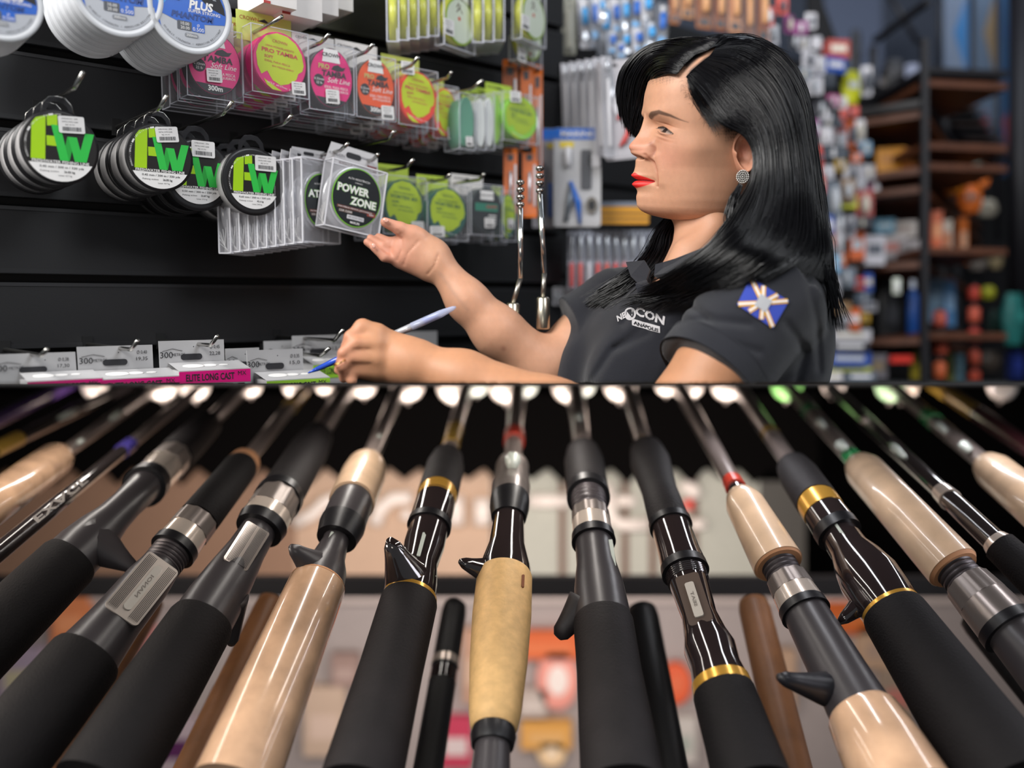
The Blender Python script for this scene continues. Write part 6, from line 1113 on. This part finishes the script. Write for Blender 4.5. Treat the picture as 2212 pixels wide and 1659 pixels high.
rod('black rod blank with silver rings, right', 2212, 1228, 1860, 900, [('blank', BLANKD, [(829.8, 14), (1070, 20)], 0), ('ring', SILR, [(1064, 22), (1080, 25)], 0), ('blank', BLANKD, [(1080, 22), (1170, 26)], 0), ('ring', SILR, [(1168, 28), (1180, 34)], 0), ('grip', FOAM, [(1180, 36), (1300, 46), (1700, 80)], 0)], extras=(('varnish_strip', GLASS_, 'foot', 985, 0, 18, 150), ('ring', SILR, 'foot', 925, 0, 18, 14)))
rod('rod with pale cork grip cut by the right edge', 2140, 1012, 1960, 862, [('blank', BLANK, [(829.8, 14), (1012, 20)], 0), ('wrap', GRW, [(898, 18), (912, 19)], 0), ('fore_grip', CORK, [(1004, 22), (1010, 34), (1022, 42), (1130, 52), (1230, 60)], 0), ('thread', THR, thr(1230, 1265, 42), 0), ('locking_nut', RIB, [(1262, 48), (1300, 54)], .05), ('reel_seat', GRAPH, [(1300, 54), (1450, 66), (1700, 96)], 0)], extras=(('guide_foot', GLASS_, 'foot', 935, 0, 18, 100), ('guide_ring', GLASS_, 'foot', 990, 0, 26, 20)))
rod('rod blank with long yellow wrap at the right edge', 2212, 962, 2030, 838, [('blank', YLW, [(829.8, 16), (895, 18)], 0), ('blank', mat('wine_blank', '5a2a32', .25, coat=.6), [(895, 18), (1010, 22), (1400, 40)], 0)])
# line guides along the rack top; pale discs stand for lamp reflections in them
gx = [(205, 30, IVR), (350, 34, IVR), (420, 34, IVR), (540, 26, IVR), (640, 30, IVR), (700, 20, IVR), (785, 28, IVR), (880, 36, IVR), (985, 42, IVR), (1030, 24, GLASS_), (1095, 40, IVR), (1135, 26, GLASS_), (1232, 40, IVR), (1262, 24, GLASS_), (1340, 36, IVR), (1440, 24, IVR), (1490, 30, IVR), (1570, 34, IVR), (1700, 34, mat('green_guide', '7fbf6a', .3)), (1800, 26, IVR), (1925, 36, mat('green_guide2', '8fae88', .3)), (1950, 36, IVR), (2165, 34, IVR)]
for k, (x, r, mt) in enumerate(gx):
    y = 832; d = DY(845)*1.02; s = d/FPX; c = P(x, y, d); t = thing('guide_glint', 'ring guide built pale for its lamp reflection, %s' % ('far left', 'left of the wide pair', 'right of the wide pair', 'above the slim lettered rod', 'above the yellow wrapped blank', 'small one beside the yellow wrap', 'above the left foam rods', 'above the varnished cork rod', 'above the horn trigger rod', 'small greenish one left of centre', 'above the burl cork rod', 'small greenish one at the centre', 'right of the centre', 'small greenish one right of the centre', 'above the smoked seat rod', 'small one right of the smoked seat rod', 'above the oval window rod', 'above the pale cork rod', 'green one toward the right', 'above the long pale cork rod', 'grey green one on the right', 'beside the grey green one', 'near the right edge')[k], 'rod guide', Matrix.Translation(c), 'ring guides at the top of the rack')
    m = MB(); pts = []
    m.lathe([(-.004, r*s*.25), (-.006, r*s*.8), (0, r*s), (.006, r*s*.85), (.005, r*s*.3)], mt, 28)
    m.v = [(a, b, min(c_, ZC-.0008-c.z)) for a, b, c_ in m.v]; m.build('ring', t)
    m = MB(); m.tube([(0, 0, -r*s*.9), (0, .02, -r*s*1.15)], r*s*.12, GUN, 6); m.build('foot', t)
# second row of rods behind
BK = []
def back(label, xa, ya, xb, yb, r, mt, extra=(), tipy=None):
    segs = [('grip', mt, [((tipy or ya), r*.4), ((tipy or ya)+8, r*.9), (ya+24, r), (1700, r*1.25)], 0)]+[(n, q, [(y0, r*1.08), (y1, r*1.12)], 0) for n, q, y0, y1 in extra]
    BK.append(1); rod(label, xa, ya, xb, yb, segs, dk=(1.28, 1.42, 1.35)[len(BK) % 3], group='second row of rods behind')
BLKG = mat('grip_black_back', '0f0e10', .5)
back('black grip with silver ring seen between the horn trigger and burl cork rods', 984, 1300, 925, 1659, 27, BLKG, (('silver_ring', SILR, 1424, 1440), ('black_lip', GLOSS, 1446, 1475), ('silver_ring', SILR, 1646, 1660)))
back('black grip beside the right flank of the ivory collar rod', 1385, 1310, 1445, 1659, 34, BLKG, (('thread', THR, 1610, 1660),))
back('brown cork grip left of the oval window rod', 1625, 1295, 1712, 1659, 34, mat('cork_back', '8a5c3a', .5, var=.2), (('black_seat', BLKG, 1560, 1690),))
back('dark glossy seat behind the grooved plate rod', 240, 1440, 95, 1659, 26, mat('gloss_back', '1b1414', .15, coat=.8), (('ring', SILR, 1470, 1478),))
back('dark glossy seat left of the varnished cork rod', 492, 1470, 405, 1659, 24, mat('gloss_back', '1b1414'), (('ring', SILR, 1560, 1568),))
back('brown cork grip behind the clear window rod', 590, 1290, 490, 1500, 30, mat('cork_back', '8a5c3a'))
back('dark rod behind the thin gold ring rod on the right', 1985, 1430, 2120, 1659, 24, mat('gloss_back', '1b1414'), (('ring', GOLD, 1570, 1580),))
back('brown cork grip between the lower left foam rods', 330, 1290, 235, 1450, 32, mat('cork_back', '8a5c3a'))
back('black rod tucked behind the far right rods', 2090, 1330, 2230, 1500, 26, BLKG)
# ---- what stands behind the rods
def card(px0, px1, py0, py1, d, mt, name, label, cat, th=.03, kind=None):
    a, b = P(px0, py1, d), P(px1, py0, d); m = MB(); b.z = min(b.z, ZC-.002); m.box(a.x, b.x, d, d+th, a.z, b.z, mt); o = m.build(name)
    return tag(o, label, None if kind else cat, kind=kind)
card(-300, 2600, 829.8, 1260, 5.2, mat('upper_black_panel', '050404', .9, spec=.1), 'wall_lower_back', 'black wall behind the rod rack', '', kind='structure')
m = MB(); m.box(-4.4, 4.7, 6.0, 6.05, .0, ZC-.002, mat('lower_far_wall', '8d8482', .8)); tag(m.build('wall_lower_far'), kind='structure')
DB = 4.3
t = thing('sign_board', 'wide sign board with white letters seen blurred between the rods', 'sign', Matrix.Translation(P(900, 1130, DB)))
OB = P(900, 1130, DB)
def sb(x0, x1, y0, y1, mt, nm, dy=0., th=.02):
    a, b = P(x0, y1, DB)-OB, P(x1, y0, DB)-OB; m = MB(); m.box(a.x, b.x, dy, dy+th, a.z, b.z, mt); return m.build(nm, t)
BG = cm('b89c86', .6); GG = cm('a9aaa0', .6)
sb(-200, 640, 1010, 1255, mat('board_brown', '8a6c58', .6), 'panel'); sb(640, 1060, 1012, 1255, BG, 'panel'); sb(1060, 1640, 1015, 1255, GG, 'panel'); sb(1640, 1740, 1040, 1255, mat('board_dim', '4a4844', .6), 'panel')
for x in (1070, 1215, 1350, 1410, 1500): sb(x-8, x+8, 1015, 1255, mat('slat_brown', '6a5246', .6), 'slat', -.006, .01)
# rod shadows built into the jagged lower edge of the black valance
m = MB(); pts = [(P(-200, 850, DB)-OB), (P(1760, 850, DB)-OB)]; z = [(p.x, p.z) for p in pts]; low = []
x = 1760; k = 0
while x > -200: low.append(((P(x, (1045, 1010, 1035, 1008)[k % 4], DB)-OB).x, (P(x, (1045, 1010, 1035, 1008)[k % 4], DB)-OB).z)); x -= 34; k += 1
m.poly([z[0], z[1]]+low, -.05, .02, mat('shadow_band_black', '040303', .95, spec=.1)); m.build('shadow_edge_band', t)
LW = cm('e9dfd8', .4)
def letter(pts, w_):
    m = MB(); q = [P(x, y, DB)-OB for x, y in pts]; m.tube([Vector((p.x, -.03, p.z)) for p in q], w_*DB/FPX, LW, 8); m.build('letter', t)
letter([(640, 1128), (680, 1108), (705, 1082), (735, 1072)], 14); letter([(812, 1130), (825, 1095), (850, 1075), (890, 1073)], 15); letter([(870, 1108), (890, 1112)], 12)
letter([(985, 1070), (985, 1130)], 18); letter([(1042, 1075), (1042, 1130)], 18); letter([(1142, 1080), (1228, 1080)], 15); letter([(1310, 1045), (1318, 1118), (1345, 1132), (1400, 1130)], 14); letter([(1330, 1080), (1370, 1080)], 12); letter([(1470, 1045), (1495, 1055), (1500, 1072)], 15); letter([(1490, 1130), (1520, 1130)], 12)
sb(1474, 1492, 1078, 1096, REDM, 'red_mark', -.05)
m = MB(); a, b = P(-300, 1290, 3.0), P(2500, 1248, 3.0); m.box(a.x, b.x, 3.0, 3.05, a.z, b.z, mat('rack_bar_black', '121012', .5)); tag(m.build('rack_bar'), 'black horizontal rack bar behind the rods', 'rack')
m = MB(); a, b = P(-300, 1960, 4.6), P(2250, 1292, 4.6); m.box(a.x, b.x, 4.6, 4.63, max(a.z, .01), b.z, mat('grey_back_panel', 'a39a98', .6)); tag(m.build('back_panel'), 'grey panel below the sign board behind the rods', 'panel')
m = MB(); a, b = P(-300, 1302, 4.55), P(2250, 1290, 4.55); m.box(a.x, b.x, 4.55, 4.6, a.z, b.z, cm('cfc2bd', .5)); tag(m.build('ledge'), 'pale ledge along the top of the grey panel', 'shelf')
def soft(kind, x, y, w_, h_, d, c, label, c2='e8ddd6'):
    d = 4.535; s = d/FPX; O = P(x, y, d); t = thing('reel_box' if kind == 'b' else 'line_tub', label, 'box' if kind == 'b' else 'tub', Matrix.Translation(O)); m = MB(); W_, H_ = w_/2*s, h_/2*s
    if kind == 'b': m.box(-W_, W_, 0, .066, -H_, H_, cm(c, .5)); m.build('carton', t); m = MB(); m.box(-W_*.7, W_*.7, -.002, 0, -H_*.5, H_*.2, cm(c2)); m.build('printed_panel', t)
    else: m.lathe([(0, W_*.9), (0, W_), (.055, W_), (.066, W_*.8)], cm(c, .4), 30, M=Matrix.Diagonal((1, 1, H_/W_, 1))); m.build('body', t); m = MB(); m.disc(0, 0, W_*.5, -.003, .003, cm(c2), 24, rz=H_*.5); m.build('lid_label', t)
soft('b', 1170, 1395, 190, 60, 4.2, 'd2622c', 'long orange box blurred right of the burl cork rod', 'd8703c')
soft('c', 1205, 1470, 90, 130, 4.0, 'e89a8c', 'pink and white round tub below the long orange box', 'efe4de')
soft('b', 1180, 1590, 110, 60, 4.0, 'dba252', 'yellow box low right of the burl cork rod', 'e0b070')
soft('c', 1192, 1628, 60, 60, 3.7, 'f0cfa0', 'pale cream round tub at the bottom right of the burl cork rod', 'f8e0c0')
soft('b', 1150, 1520, 60, 60, 4.2, 'b9aca4', 'grey box left of the pink tub', 'cfc4bc')
soft('c', 1462, 1478, 66, 90, 4.1, 'dd5a2c', 'orange round tub right of the ivory collar rod', 'e06a40')
soft('b', 1470, 1600, 70, 100, 4.2, 'c9c4be', 'pale box under the orange tub', 'a8b0a8')
soft('b', 985, 1605, 70, 110, 4.0, 'c03a58', 'magenta box at the bottom beside the black grip', 'd8c8c8')
soft('b', 1020, 1440, 40, 160, 4.3, 'b89078', 'tan strip left of the burl cork grip', 'c8a890')
soft('b', 1860, 1335, 150, 70, 4.1, 'c4602a', 'orange box behind the right gold ring rod', 'cc7038')
soft('b', 1910, 1400, 110, 90, 4.2, 'b89a80', 'tan box below the orange box on the right', 'a89080')
soft('b', 1960, 1620, 90, 70, 4.2, '6f8a9c', 'blue grey box at the bottom right', '8aa0b0')
soft('b', 1940, 1500, 70, 110, 4.3, '9a8878', 'grey brown box right of the oval window rod', 'c07a70')
soft('b', 150, 1340, 80, 110, 4.1, 'e08a5a', 'orange strip box lower left', 'f0a070')
soft('b', 40, 1460, 90, 120, 4.1, 'b0a0b4', 'lilac strip box at the left edge', 'c8c0a0')
soft('b', 300, 1440, 60, 180, 4.2, 'c98a86', 'pink box between the left foam rods', 'd0a8a0')
soft('b', 225, 1570, 60, 120, 4.2, '8a4a90', 'purple box low between the left foam rods', 'b890b8')
soft('b', 380, 1610, 90, 120, 4.2, 'b8a8b0', 'pale lilac box low beside the varnished cork rod', '5a2a5a')
soft('b', 700, 1560, 90, 150, 4.2, 'c8b09c', 'cream box right of the varnished cork rod', 'd8c0b0')
soft('b', 745, 1450, 60, 70, 4.2, '9a8078', 'brown box above the cream one', 'b09890')
soft('b', 1690, 1470, 60, 130, 4.2, 'b59880', 'tan box behind the brown cork grip', 'c8a890')
soft('b', 1600, 1560, 50, 120, 4.2, 'c8744c', 'rust box right of the wide gold ring', 'd89070')
